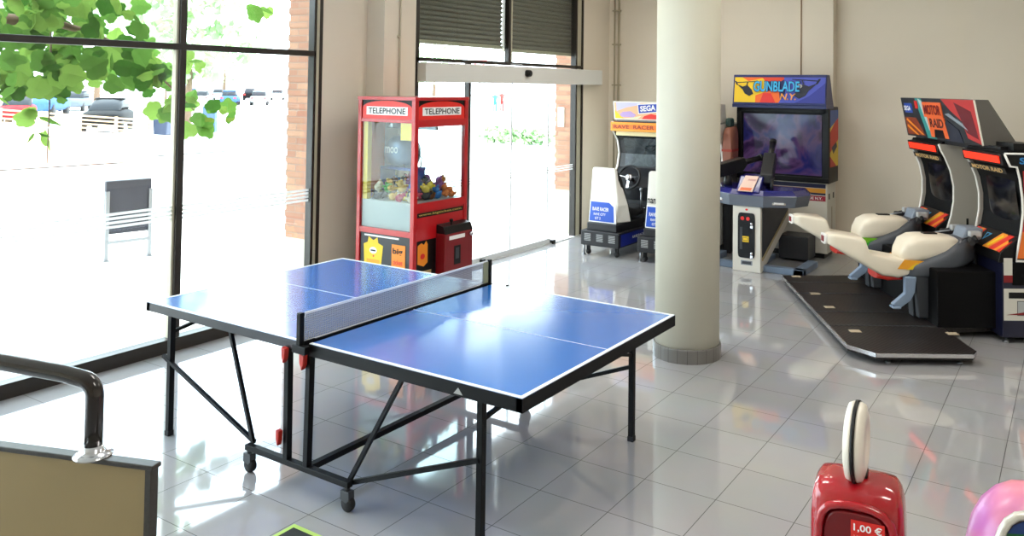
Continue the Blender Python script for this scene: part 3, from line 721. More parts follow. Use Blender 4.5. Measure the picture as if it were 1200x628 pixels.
MB().lathe([(.008, 0), (.008, .05), (.018, .055), (.018, .075), (0, .08)], (hx+.05, .08, .78), (0, 0, 1), n=12).build('joystick', BLACK, cd)
# large prize hanging at the back of the case
pz = empty('prize_helmet', (CX0-.12, CY0-.03, 1.022), 'big silver blue prize behind the claw machine glass above the plush toys', 'toy')
MB().loft([(-.17, 0, .03, .38, .44), (-.14, 0, .09, .33, .52), (-.05, 0, .13, .29, .58), (.06, 0, .13, .29, .58), (.15, 0, .10, .31, .53), (.19, 0, .04, .36, .45)], n=18).build('shell', mat('silver_blue', '7d8ea8', .3, metal=.4, noise=.3, nscale=12), pz)
fo = Frame((-.12, -.133, .42), (1, 0, 0), (0, 0, 1)); text('lettering', pz, 'moo', fo, .04, 0, .16, .06, TEXTW, .004, bold=.02)
# the plush toys
tc_ = ['c9803a', 'd8b05a', '7b4a2c', 'c23a5a', '3c74b8', '49a04a', 'e2c23a', '8c4a8c', 'e07a3a', '2a2c38', 'd9c9b0', 'c43028']
tn = ['tan', 'sandy', 'brown', 'crimson', 'blue', 'green', 'yellow', 'violet', 'orange', 'black', 'cream', 'red']
random.seed(21)
protos = []
for i in range(12):
    m_ = mat('plush_'+tn[i], tc_[i], .95, noise=.2, nscale=60)
    mb = MB().ball((0, 0, .035), .04, 6, (1, .85, .9)).ball((0, -.01, .085), .03, 6)
    for s in (-1, 1):
        mb.ball((s*.024, -.005, .112), .012, 5); mb.ball((s*.04, -.012, .04), .016, 5, (1.3, .8, .8)); mb.ball((s*.022, -.03, .012), .016, 5, (.8, 1.3, .8))
    me = mb.build('plush_toy', m_); protos.append(me)
n_t = 0; cnt = {}
spots = []
for k in range(6):
    for j in range(7): spots.append((-.26+k*.1+random.uniform(-.015, .015), -.27+j*.09+random.uniform(-.015, .015), 1.032+random.uniform(0, .012), 0))
for k in range(5):
    for j in range(5): spots.append((-.22+k*.11+random.uniform(-.02, .02), -.24+j*.115+random.uniform(-.02, .02), 1.10+random.uniform(0, .03), 1))
used = set()
for (x, y, z, ly) in spots:
    i = random.randrange(12); src = protos[i]
    if i in used: o = src.copy(); C.objects.link(o)
    else: o = src; used.add(i)
    o.location = (CX0+x, CY0+y, z); o.rotation_euler = (random.uniform(-.9, .9), random.uniform(-.9, .9), random.uniform(0, 6))
    tag(o, 'small %s plush toy lying in the heap inside the claw machine' % tn[i], 'plush toy', '%s plush toys in the claw machine' % tn[i])
for i, o in enumerate(protos):
    if i not in used: bpy.data.objects.remove(o)

# ================================================================= DRIVING CABINETS
SCR, nt, b = nodes_mat('screen_dark')
def screen_mat(name, cols, scale=4, strength=.6, base='08080c'):
    m, nt, b = nodes_mat(name)
    tc = nt.nodes.new('ShaderNodeTexCoord'); ns = nt.nodes.new('ShaderNodeTexNoise'); ns.inputs['Scale'].default_value = scale; ns.inputs['Detail'].default_value = 3; ns.inputs['Distortion'].default_value = 1.5
    cr = nt.nodes.new('ShaderNodeValToRGB'); el = cr.color_ramp.elements
    while len(el) < len(cols): el.new(.5)
    for i, (p, c_) in enumerate(cols): el[i].position = p; el[i].color = (*lin(c_), 1)
    nt.links.new(tc.outputs['Object'], ns.inputs[0]); nt.links.new(ns.outputs['Fac'], cr.inputs[0]); nt.links.new(cr.outputs[0], b.inputs['Emission Color'])
    b.inputs['Emission Strength'].default_value = strength; b.inputs['Base Color'].default_value = (*lin(base), 1); b.inputs['Roughness'].default_value = .12
    return m
SC1 = screen_mat('screen_race', [(.3, '101a20'), (.45, '2c3f46'), (.55, '4c5c60'), (.62, '1c2722'), (.75, '14183c')], 7, .32)
def driving_cab(loc, label, seat_text):
    D = empty('driving_cabinet', loc, label, 'arcade machine', group=None)
    base = MB().box(-.27, .27, 0, .95, .12, .305).build('seat_base', mat('cab_black', '16161b', .45), D, bevel=.012)
    mb = MB()
    for x in (-.17, 0, .17):
        for k in range(6): mb.box(x-.045, x+.045, -.004, .001, .18+k*.016, .187+k*.016)
    mb.build('vent', LGREY, base)
    fr = Frame((.27, .05, 0), (0, 1, 0), (0, 0, 1))
    sp = art('side_panel', base, fr, [(mat('cab_blue', '1a2a8a', .4), [(.0, .14), (.85, .14), (.85, .28), (.0, .28)])])
    text('lettering', sp, 'RAVE RACER', fr, .30, .20, .35, .035, TEXTW, .003, bold=.02)
    for x in (-.2, .2):
        for y in (.08, .85):
            c_ = MB().box(x-.02, x+.02, y-.015, y+.015, .05, .125).build('caster', BLACK, base)
            MB().lathe([(0, -.012), (.033, -.012), (.033, .012), (0, .012)], (x, y, .034), (0, 1, 0), n=14).build('wheel', RUBBER, c_)
    for x in (-.235,): MB().tube([(x, .03, .125), (x, .03, .01)], .012).lathe([(0, 0), (.028, 0), (.02, .012), (0, .012)], (x, .03, 0), n=14).build('levelling_foot', STEEL, base)
    MB().box(-.20, .22, .03, .75, .30, .40).build('seat_rail_box', mat('cab_black', ''), D, bevel=.01)
    # seat: white shell seen from behind, black padding in front
    sh = MB()
    bk = [(-.215, .40), (.16, .40), (.195, .62), (.13, 1.05), (.11, 1.075), (-.18, 1.075), (-.20, 1.05)]
    ft = [(-.205, .40), (.25, .40), (.235, .62), (.14, 1.04), (.12, 1.07), (-.17, 1.07), (-.19, 1.04)]
    A = [sh.v((x, .10+.05*(z-.4)/.67, z)) for x, z in bk]; B = [sh.v((x, .36-.18*(z-.4)/.67, z)) for x, z in ft]
    sh._f(A); sh._f(B[::-1])
    for i in range(7): sh._f([A[i], A[(i+1) % 7], B[(i+1) % 7], B[i]])
    st = sh.build('seat', WHITE, D, bevel=.02, seg=3)
    fr = Frame((-.22, .092, .40), (1, 0, 0), (0, .05/.67, 1))
    lb = art('seat_label', st, fr, [(TEXTW, [(.01, .0), (.40, .0), (.38, .22), (.30, .27), (.02, .27)]), (BLUE, [(.02, .012), (.37, .012), (.355, .20), (.29, .25), (.03, .25)])])
    text('lettering', lb, 'RAVE RACER', fr, .06, .14, .23, .045, TEXTW, .006, bold=.02)
    text('lettering', lb, 'RAVE CITY', fr, .08, .085, .17, .03, TEXTW, .006, bold=.01)
    text('lettering', lb, 'GT 2', fr, .10, .035, .08, .03, TEXTW, .006, bold=.01)
    if seat_text: text('lettering', lb, 'namco', fr, .03, .29, .22, .06, TEXTK, .006, bold=.02)
    PAD = mat('seat_fabric', '141417', .85)
    MB().loft([(.18, .0, .17, .9, 1.04), (.24, .0, .19, .62, 1.0), (.32, 0, .20, .44, .82), (.40, 0, .21, .42, .6), (.60, .0, .21, .41, .54), (.80, 0, .20, .43, .56), (.86, 0, .17, .46, .53)], axis='y', n=16, e=3.5).build('seat_pad', PAD, st)
    # monitor cabinet
    prof = [(.95, 1.50), (1.10, 1.36), (1.15, 1.18), (1.10, 1.0), (.95, .86), (.93, .10), (1.82, .10), (1.82, 1.62), (.96, 1.62)]
    cab = MB().prism([(y, z) for y, z in prof], 'x', -.34, .34).build('monitor_cabinet', mat('cab_black', ''), D)
    for s in (-1, 1):
        mb = MB().prism([(y-.02, z) for y, z in prof], 'x', min(s*.34, s*.365), max(s*.34, s*.365)); mb.build('side_panel', WHITE, cab, bevel=.004)
    MB().prism([(1.06, 1.405), (1.10, 1.36), (1.15, 1.18), (1.11, 1.02), (1.09, 1.02), (1.12, 1.18), (1.04, 1.395)], 'x', -.24, .24).build('screen', SC1, cab)
    hd_ = MB().box(-.36, .36, .90, 1.05, 1.49, 1.61).build('header', mat('orange_header', 'f39a2a', .5), cab, bevel=.004)
    fr = Frame((-.36, .90, 1.49), (1, 0, 0), (0, 0, 1))
    a_ = art('header_stripe', hd_, fr, [(mat('header_deep', 'ee7a1c', .5), rect(.02, .68, .03, .09))])
    text('lettering', a_, 'RAVE  RACER', fr, .05, .035, .60, .05, mat('brown_print', '9c3a1c', .5), .004, bold=.02)
    mb = MB().box(-.31, .31, .965, .985, 1.43, 1.485); mb.build('instruction_strip', mat('strip_cream', 'e8dca8', .5), cab)
    mq = MB().prism([(.97, 1.64), (.93, 1.89), (1.25, 1.87), (1.3, 1.64)], 'x', -.345, .345).build('marquee', WHITE, cab, bevel=.004)
    MB().box(-.32, .32, 1.0, 1.25, 1.60, 1.645).build('marquee_mount', LGREY, cab)
    fr = Frame((-.345, .97, 1.64), (1, 0, 0), (0, -.04, .25))
    a_ = art('marquee_art', mq, fr, [(mat('m_peach', 'f0b890', .5), rect(.02, .67, .02, .235)), (mat('m_lav', 'c6c2ea', .5), [(.05, .235), (.05, .12), (.2, .17), (.36, .20), (.42, .235)]), (YEL, [(.02, .02), (.02, .13), (.10, .06), (.16, .02)]),
        (mat('m_lilac', 'b39ad0', .5), [(.09, .07), (.14, .11), (.26, .12), (.34, .07), (.30, .04), (.12, .04)]), (mat('m_pale', 'dfe9c8', .5), [(.14, .02), (.36, .02), (.42, .06), (.3, .04)]), (BRED, [(.42, .02), (.67, .02), (.67, .07), (.56, .09), (.46, .06)]),
        (TEXTW, [(.375, .085), (.67, .115), (.67, .235), (.37, .22)]), (mat('sega_blue', '2a44b0', .5), [(.385, .095), (.67, .125), (.67, .225), (.38, .21)])])
    fr2 = Frame(fr.p(.41, .118), V3((1, 0, .0))*1+V3((0, 0, .10)), (0, -.16, 1))
    text('lettering', a_, 'SEGA', fr2, 0, 0, .225, .075, TEXTW, .011, bold=.03)
    # dashboard and wheel
    ds = MB().prism([(.80, .78), (.95, .90), (1.08, .98), (1.08, .6), (.86, .6)], 'x', -.30, .30).build('dashboard', mat('cab_black', ''), cab, bevel=.008)
    c0 = V3((-.0, .76, .90)); n_ = V3((0, -.93, .36)).normalized(); u_ = V3((1, 0, 0)); v_ = n_.cross(u_)
    R = .155
    wh = MB().tube([c0+u_*R*math.cos(2*PI*k/28)+v_*R*math.sin(2*PI*k/28) for k in range(28)], .016, n=10, closed=True).build('steering_wheel', RUBBER, cab)
    mb = MB()
    for a in (0.15, PI-.15, -PI/2): mb.bar(c0, c0+(u_*math.cos(a)+v_*math.sin(a))*R*.95, .035, .01)
    mb.lathe([(0, 0), (.05, 0), (.045, .02), (0, .025)], c0, n_, n=20); mb.build('wheel_spoke', CHROME, wh)
    MB().tube([c0, c0-n_*.12], .025).build('steering_column', BLACK, wh)
    MB().box(-.06, .02, .94, 1.0, .42, .5).box(.07, .15, .94, 1.0, .42, .5).build('pedal', CHROME, cab, bevel=.004)
    MB().tube([(.2, .72, .5), (.2, .72, .74)], .01).ball((.2, .72, .76), .025, 6).build('gear_lever', STEEL, cab)
    return D
driving_cab((-5.0, 8.75, 0), 'white and black driving game cabinet with seat, nearest the entrance', False)
driving_cab((-4.215, 8.75, 0), 'driving game cabinet mostly hidden by the round column, black lettering on its seat', True)

# reddish cabinet glimpsed between column and helicopter game
rc = empty('red_cabinet', (-3.775, 9.95, 0), 'brownish red rounded cabinet glimpsed between the column and the helicopter game', 'arcade machine')
MB().box(-.065, .05, -.10, .12, 0, 1.1).build('lower_body', mat('cab_black', ''), rc, bevel=.02)
MB().loft([(-.14, 0, .055, 1.10, 1.5), (-.1, 0, .065, 1.08, 1.58), (.1, 0, .065, 1.08, 1.60), (.14, 0, .05, 1.1, 1.52)], n=20, e=3.5, axis='y').build('hood', mat('hood_red', '8f5a48', .5), rc)
MB().box(-.067, .067, -.142, .1, 1.28, 1.31).build('hood_band', mat('band_red', '98301c', .5), rc)
MB().box(-.06, .02, -.05, .10, 1.58, 1.70).build('hood_box', mat('dark_teal', '24403c', .5), rc, bevel=.03)
# ================================================================= HELICOPTER GUN GAME
G = empty('gun_game_cabinet', (-3.19, 10.2, 0), 'large helicopter shooting game with wide screen and blue marquee against the wall', 'arcade machine')
CABW = mat('cab_white', 'cfcbc0', .5)
MB().box(-.56, .56, 0.02, .43, .06, .93).build('lower_cabinet', CABW, G, bevel=.01)
MB().box(-.52, .52, .05, .40, 0, .07).build('plinth', BLACK, G)
bz = MB().box(-.59, .59, .0, .43, .92, 1.86).build('bezel', BLACK, G, bevel=.01)
SC2 = screen_mat('screen_flight', [(.28, '1a1030'), (.42, '38244e'), (.5, '6a4a7a'), (.58, '34347a'), (.75, '141430')], 2.2, .34, '050508')
mb = MB(); n = 12; pts = []
for j in range(n+1):
    for i in range(n+1):
        u, v = i/n*2-1, j/n*2-1
        pts.append(mb.v((u*.50, -.006-.02*(1-u*u)*(1-v*v)-.004, 1.385+v*.375)))
for j in range(n):
    for i in range(n): mb._f([pts[j*(n+1)+i], pts[j*(n+1)+i+1], pts[(j+1)*(n+1)+i+1], pts[(j+1)*(n+1)+i]], True)
mb.build('screen', SC2, bz)
MB().box(-.56, .56, -.03, .0, 1.775, 1.87).box(-.59, -.52, -.03, .0, .93, 1.86).box(.52, .59, -.03, 0, .93, 1.86).box(-.59, .59, -.035, 0, .93, .99).build('screen_surround', BLACK, bz, bevel=.008)
mq = MB().prism([(-.20, 1.875), (-.15, 2.255), (-.02, 2.255), (.16, 1.875)], 'x', -.585, .60).build('marquee', NAVY, G, bevel=.008)
MB().box(-.59, .60, -.19, .16, 1.84, 1.88).build('marquee_base', NAVY, mq)
fr = Frame((-.585, -.201, 1.875), (1, 0, 0), (0, .05, .38))
mh = 0.37
HB = mat('heli_dark', '141a2e', .5)
def heli(u, v, s, fl=1):
    P = [(-.12, .06), (-.04, .03), (.02, .05), (.08, -.01), (.10, -.06), (.05, -.09), (-.01, -.06), (-.04, -.01)]
    rot = [(-.13, .085), (.12, .10), (.12, .092), (-.13, .075)]
    return [[(u+fl*a*s, v+b_*s) for a, b_ in q][::fl] for q in (P, rot, [(.02, .05), (.03, .09), (.02, .09), (.005, .05)], [(-.12, .05), (-.15, .10), (-.13, .10), (-.1, .05)])]
sh = [(YEL, rect(.02, .45, .03, .35)), (mat('m_orange', 'f06a1e', .5), [(.3, .03), (.62, .03), (.6, .2), (.44, .17), (.3, .12)]), (mat('m_orange', ''), [(.12, .35), (.2, .3), (.45, .35)]), (BRED, [(.36, .03), (.56, .03), (.5, .15), (.4, .15)]),
      (mat('m_red2', 'e0401c', .5), [(.38, .35), (.7, .35), (.62, .3), (.42, .3)]), (mat('m_blue2', '4450b8', .5), [(.66, .35), (1.17, .35), (1.17, .03), (.6, .03), (.68, .15)]), (mat('m_blue3', '2a3494', .5), [(.8, .03), (1.17, .03), (1.17, .28), (.98, .12)])]
for q in heli(.17, .20, 1.0): sh.append((HB, q))
for q in heli(.92, .20, 1.3, -1): sh.append((HB, q))
sh.append((LGREY, ell(.86, .24, .03, .025)))
ma_ = art('marquee_art', mq, fr, sh)
text('lettering', ma_, 'GUNBLADE', fr, .27, .16, .60, .145, NAVY, .020, bold=.05)
text('lettering', ma_, 'GUNBLADE', fr, .28, .168, .58, .13, mat('logo_cyan', '38b4e8', .4), .0215, bold=.02)
text('lettering', ma_, 'N.Y.', fr, .62, .065, .20, .08, mat('logo_amber', 'e89a3a', .4), .0215, bold=.02, shear=.2)
fr = Frame((.59, .02, 0), (0, 1, 0), (0, 0, 1))
art('side_art', bz, fr, [(mat('side_yellow', 'e0c03a', .5), rect(.01, .40, 1.12, 1.82)), (mat('side_red', 'c43a2a', .5), [(.01, 1.3), (.4, 1.45), (.4, 1.75), (.01, 1.55)]), (mat('side_blue', '3a5aa0', .5), [(.01, 1.6), (.4, 1.72), (.4, 1.82), (.01, 1.82)]), (HB, [(.08, 1.36), (.3, 1.42), (.34, 1.36), (.16, 1.28)]), (mat('side_red', ''), [(.01, 1.12), (.3, 1.12), (.01, 1.25)])])
fr = Frame((.56, .02, 0), (0, 1, 0), (0, 0, 1))
art('side_grip', MATS and G.children[0], fr, [(BLACK, rect(.06, .12, .72, .79)), (BLACK, rect(.26, .32, .72, .79)), (mat('trim_beige', 'a89a84', .5), rect(.2, .23, .1, .62))])
fr = Frame((-.56, .02, 0), (1, 0, 0), (0, 0, 1))
lc = art('front_stripes', G.children[0], fr, [(mat('strip_navy', '1c2040', .4), rect(.30, 1.1, .86, .91)), (mat('strip_ochre', 'c88a2c', .4), rect(.30, 1.1, .80, .855)), (mat('strip_navy', ''), rect(.3, 1.1, .775, .80)), (mat('strip_maroon', '9a2038', .4), rect(.30, 1.1, .70, .765))])
text('lettering', lc, 'GUNBLADE N.Y.', fr, .70, .717, .36, .032, TEXTW, .0075, bold=.01)
MB().box(.06, .42, -.32, .02, .02, .30).build('cable_housing', DGREY, G, bevel=.015)

# gun console in front
J = empty('gun_console', (-3.22, 9.0, 0), 'twin gun console with blue top and white coin panel before the helicopter game', 'arcade machine')
pl = MB().prism([(0, .0), (.07, 0), (1.10, .47), (1.10, .74), (.0, .77)], 'x', -.165, .165).build('pedestal', mat('pedestal_white', 'dedad0', .45), J, bevel=.006)
MB().prism([(.05, .17), (1.0, .60), (1.0, .73), (.05, .73)], 'x', .165, .172).build('pedestal_side', mat('ped_dark', '2a2c38', .5), pl)
MB().prism([(.05, .13), (1.0, .565), (1.0, .60), (.05, .165)], 'x', .165, .176).build('pedestal_edge', mat('ped_tan', 'a0926c', .5), pl)
fr = Frame((-.165, 0, 0), (1, 0, 0), (0, 0, 1))
cd = MB().loft([(-.003, 0, .10, .155, .665), (-.010, 0, .10, .155, .665)], n=28, e=9, axis='y').build('coin_door', BLACK, pl)
art('coin_label', cd, Frame((-.165, -.011, 0), (1, 0, 0), (0, 0, 1)), [(YEL, rect(.115, .195, .335, .40)), (DGREY, rect(.125, .185, .35, .385)), (YEL, rect(.13, .18, .355, .38)), (BRED, ell(.12, .60, .022, .022)), (BRED, ell(.185, .60, .022, .022)), (DGREY, rect(.09, .12, .25, .5))])
for z in (.21, .545): MB().lathe([(0, 0), (.018, 0), (.016, .012), (0, .014)], (.065, -.011, z), (0, -1, 0), n=14).box(.05, .08, -.02, -.01, z-.05, z-.02).build('lock', CHROME, cd)
art('coin_return', pl, fr, [(STEEL, rect(.10, .235, .075, .125)), (DGREY, rect(.115, .22, .085, .115))]); art('red_button', pl, fr, [(BRED, ell(.165, .70, .016, .012))])
# hexagonal deck
hexp = [(-.20, -.02), (.20, -.02), (.52, .16), (.60, .42), (.55, .62), (-.55, .62), (-.60, .42), (-.52, .16)]
mb = MB(); A = [mb.v((x*.97, y*.97, .74)) for x, y in hexp]; B = [mb.v((x*1.02, y-.01, .865)) for x, y in hexp]; mb._f(A[::-1]); mb._f(B)
for i in range(8): mb._f([A[i], A[(i+1) % 8], B[(i+1) % 8], B[i]])
dk = mb.build('deck', mat('deck_grey', '646b78', .45), J, bevel=.006)
for s in (1, -1):
    if s > 0: fr = Frame((.2, -.023, .755), (.32, .18, 0), (0, 0, 1))
    else: fr = Frame((-.52, .157, .755), (.32, -.18, 0), (0, 0, 1))
    art('deck_label', dk, fr, [(CHROME, rect(.10, .25, .015, .085)), (TEXTW, rect(.12, .23, .025, .075))])
mb = MB(); A = [mb.v((x*1.01, y, .866)) for x, y in hexp]; B = [mb.v((x*.9, y*.9+.05, .925)) for x, y in hexp]; mb._f(A[::-1]); mb._f(B)
for i in range(8): mb._f([A[i], A[(i+1) % 8], B[(i+1) % 8], B[i]])
tp = mb.build('deck_top', mat('deck_blue', '1a1c6c', .25, coat=.5), J, bevel=.008)
MB().prism([(-.01, .90), (.14, 1.07), (.30, 1.08), (.34, .9)], 'x', -.13, .15).build('centre_hump', MATS['deck_blue'], tp, bevel=.015)
fr = Frame((-.085, -.015, .915), (1, 0, 0), (0, .045, .09)); fr2 = Frame((-.10, -.03, .90), (1, 0, 0), (0, .24, .36))
cdp = MB(); 
for p in (((-.10, -.015, .905), (.07, -.015, .905), (.10, .125, 1.068), (-.055, .125, 1.068)),):
    A = [cdp.v(q) for q in p]; B = [cdp.v(V3(q)+V3((0, -.006, .006))) for q in p]; cdp._f(A[::-1]); cdp._f(B)
    for i in range(4): cdp._f([A[i], A[(i+1) % 4], B[(i+1) % 4], B[i]])
card = cdp.build('instruction_card', mat('card_pink', 'e6c4b4', .5), tp)
fr = Frame((-.10, -.022, .911), (1, 0, 0), (.05, .14, .163))
art('card_print', card, fr, [(mat('card_orange', 'e07040', .5), [(.015, .01), (.145, .01), (.15, .05), (.02, .05)]), (mat('card_rose', 'c89890', .5), [(.05, .15), (.14, .15), (.145, .175), (.055, .175)])])
# two mounted machine guns
GUN = mat('gun_black', '131418', .35)
def gun(x, y, yaw, pitch, with_post=True):
    M = Matrix.Translation((x, y, 1.12)) @ Matrix.Rotation(yaw, 4, 'Z') @ Matrix.Rotation(pitch, 4, 'X')
    gt = MB().lathe([(.06, 0), (.05, .1), (.035, .14), (.035, .24)], (x, y, .9), n=16).build('gun', GUN, J)
    mb = MB(); mb.M = M
    mb.prism([(-.20, -.06), (.16, -.07), (.24, .0), (.22, .09), (-.16, .09), (-.22, .02)], 'x', -.07, .07)
    mb.build('receiver', GUN, gt, bevel=.01)
    mb = MB(); mb.M = M; mb.tube([(0, .18, .02), (0, .46, .02)], .035, n=14).tube([(0, .46, .02), (0, .50, .02)], .045, n=14); mb.build('barrel', GUN, gt)
    mb = MB(); mb.M = M; mb.tube([(-.07, -.18, .05), (-.07, -.27, .03), (-.07, -.27, -.12)], .017, n=8).tube([(.07, -.18, .05), (.07, -.27, .03), (.07, -.27, -.12)], .017, n=8).build('grip', GUN, gt)
gun(-.34, .30, math.radians(-35), math.radians(12)); gun(.14, .34, math.radians(10), math.radians(38))
ck = MB().lathe([(.03, 0), (.025, .12), (.04, .13), (.03, .18), (0, .19)], (-.42, .08, .92), n=14).ball((-.40, .02, 1.06), .02, 6).build('start_lamp', CHROME, tp)
mb = MB()
mb.box(-.62, .62, .10, .20, .0, .07); mb.box(-.05, .05, .1, .9, .0, .06); mb.box(-.62, -.5, .1, .7, 0, .07); mb.box(.5, .62, .1, .7, 0, .07)
mb.build('floor_frame', BGREY, J, bevel=.008)
MB().lathe([(0, 0), (.025, 0), (.025, .03), (0, .03)], (-.45, .09, .0), (0, 0, 1), n=12).box(-.5, -.42, .06, .1, .0, .05).build('levelling_foot', BLACK, J)

# ================================================================= TWIN MOTORBIKE RACER (local axes = its own, turned to the room)
CO = (3.0, 7.6)
Q = empty('motorbike_racing_machine', c2r(*CO), 'twin seat motorbike racing machine with two white bikes on a dark platform', 'arcade machine', TH)
Lp = lambda x, y, z=0: (x-CO[0], y-CO[1], z)
def P2(pts): return [(x-CO[0], y-CO[1]) for x, y in pts]
PLAT, nt, b = nodes_mat('platform_rubber'); b.inputs['Specular IOR Level'].default_value = .3
tc = nt.nodes.new('ShaderNodeTexCoord'); wv = nt.nodes.new('ShaderNodeTexWave'); wv.inputs['Scale'].default_value = 14; wv.bands_direction = 'DIAGONAL'
ns = nt.nodes.new('ShaderNodeTexNoise'); ns.inputs['Scale'].default_value = 5
nt.links.new(tc.outputs['Object'], wv.inputs[0]); nt.links.new(tc.outputs['Object'], ns.inputs[0])
mx = nt.nodes.new('ShaderNodeMix'); mx.data_type = 'RGBA'; mx.inputs[6].default_value = (*lin('1a1717'), 1); mx.inputs[7].default_value = (*lin('2a2525'), 1)
nt.links.new(ns.outputs['Fac'], mx.inputs[0]); nt.links.new(mx.outputs[2], b.inputs['Base Color'])
bp = nt.nodes.new('ShaderNodeBump'); bp.inputs['Strength'].default_value = .3; bp.inputs['Distance'].default_value = .004
nt.links.new(wv.outputs['Fac'], bp.inputs['Height']); nt.links.new(bp.outputs['Normal'], b.inputs['Normal']); b.inputs['Roughness'].default_value = .4
pf = [(2.18, 6.42), (2.33, 6.22), (3.06, 6.22), (3.12, 6.30), (3.14, 6.9), (3.7, 7.0), (3.7, 8.85), (2.28, 8.75)]
plt_ = MB().prism(P2(pf), 'z', .045, .095).build('platform', PLAT, Q, bevel=.004)
mb = MB(); e_ = [Lp(x, y, .078) for x, y in ((2.28, 8.75), (2.18, 6.42), (2.33, 6.22), (3.06, 6.22), (3.12, 6.30))]
for a, b_ in zip(e_, e_[1:]): mb.bar(a, b_, .014, .03)
mb.build('platform_edge', CHROME, plt_)
mb = MB()
for y in (8.45, 8.0, 7.35, 6.93, ): mb.box(2.2-CO[0]+.02*(y-6.4)/2, 3.1-CO[0], y-CO[1]-.006, y-CO[1]+.006, .094, .099)
mb.build('platform_seam', DGREY, plt_)
mb = MB()
for q in ((933, 324), (955, 344), (972, 360), (1002, 388), (1116, 391)):
    w_ = onz(*q, .095); c_, s_ = math.cos(-TH), math.sin(-TH); lx, ly = w_.x*c_-w_.y*s_-CO[0], w_.x*s_+w_.y*c_-CO[1]
    mb.box(lx-.045, lx+.045, ly-.035, ly+.035, .0955, .0975)
mb.build('warning_label', mat('label_tan', 'b8a890', .5), plt_)
mb = MB()
for x, y in ((2.32, 6.5), (2.35, 7.6), (2.4, 8.6), (3.0, 6.3), (2.45, 6.3)): mb.lathe([(0, 0), (.025, 0), (.02, .01), (.008, .012), (.008, .05), (0, .05)], Lp(x, y), n=14)
mb.build('levelling_foot', STEEL, plt_)

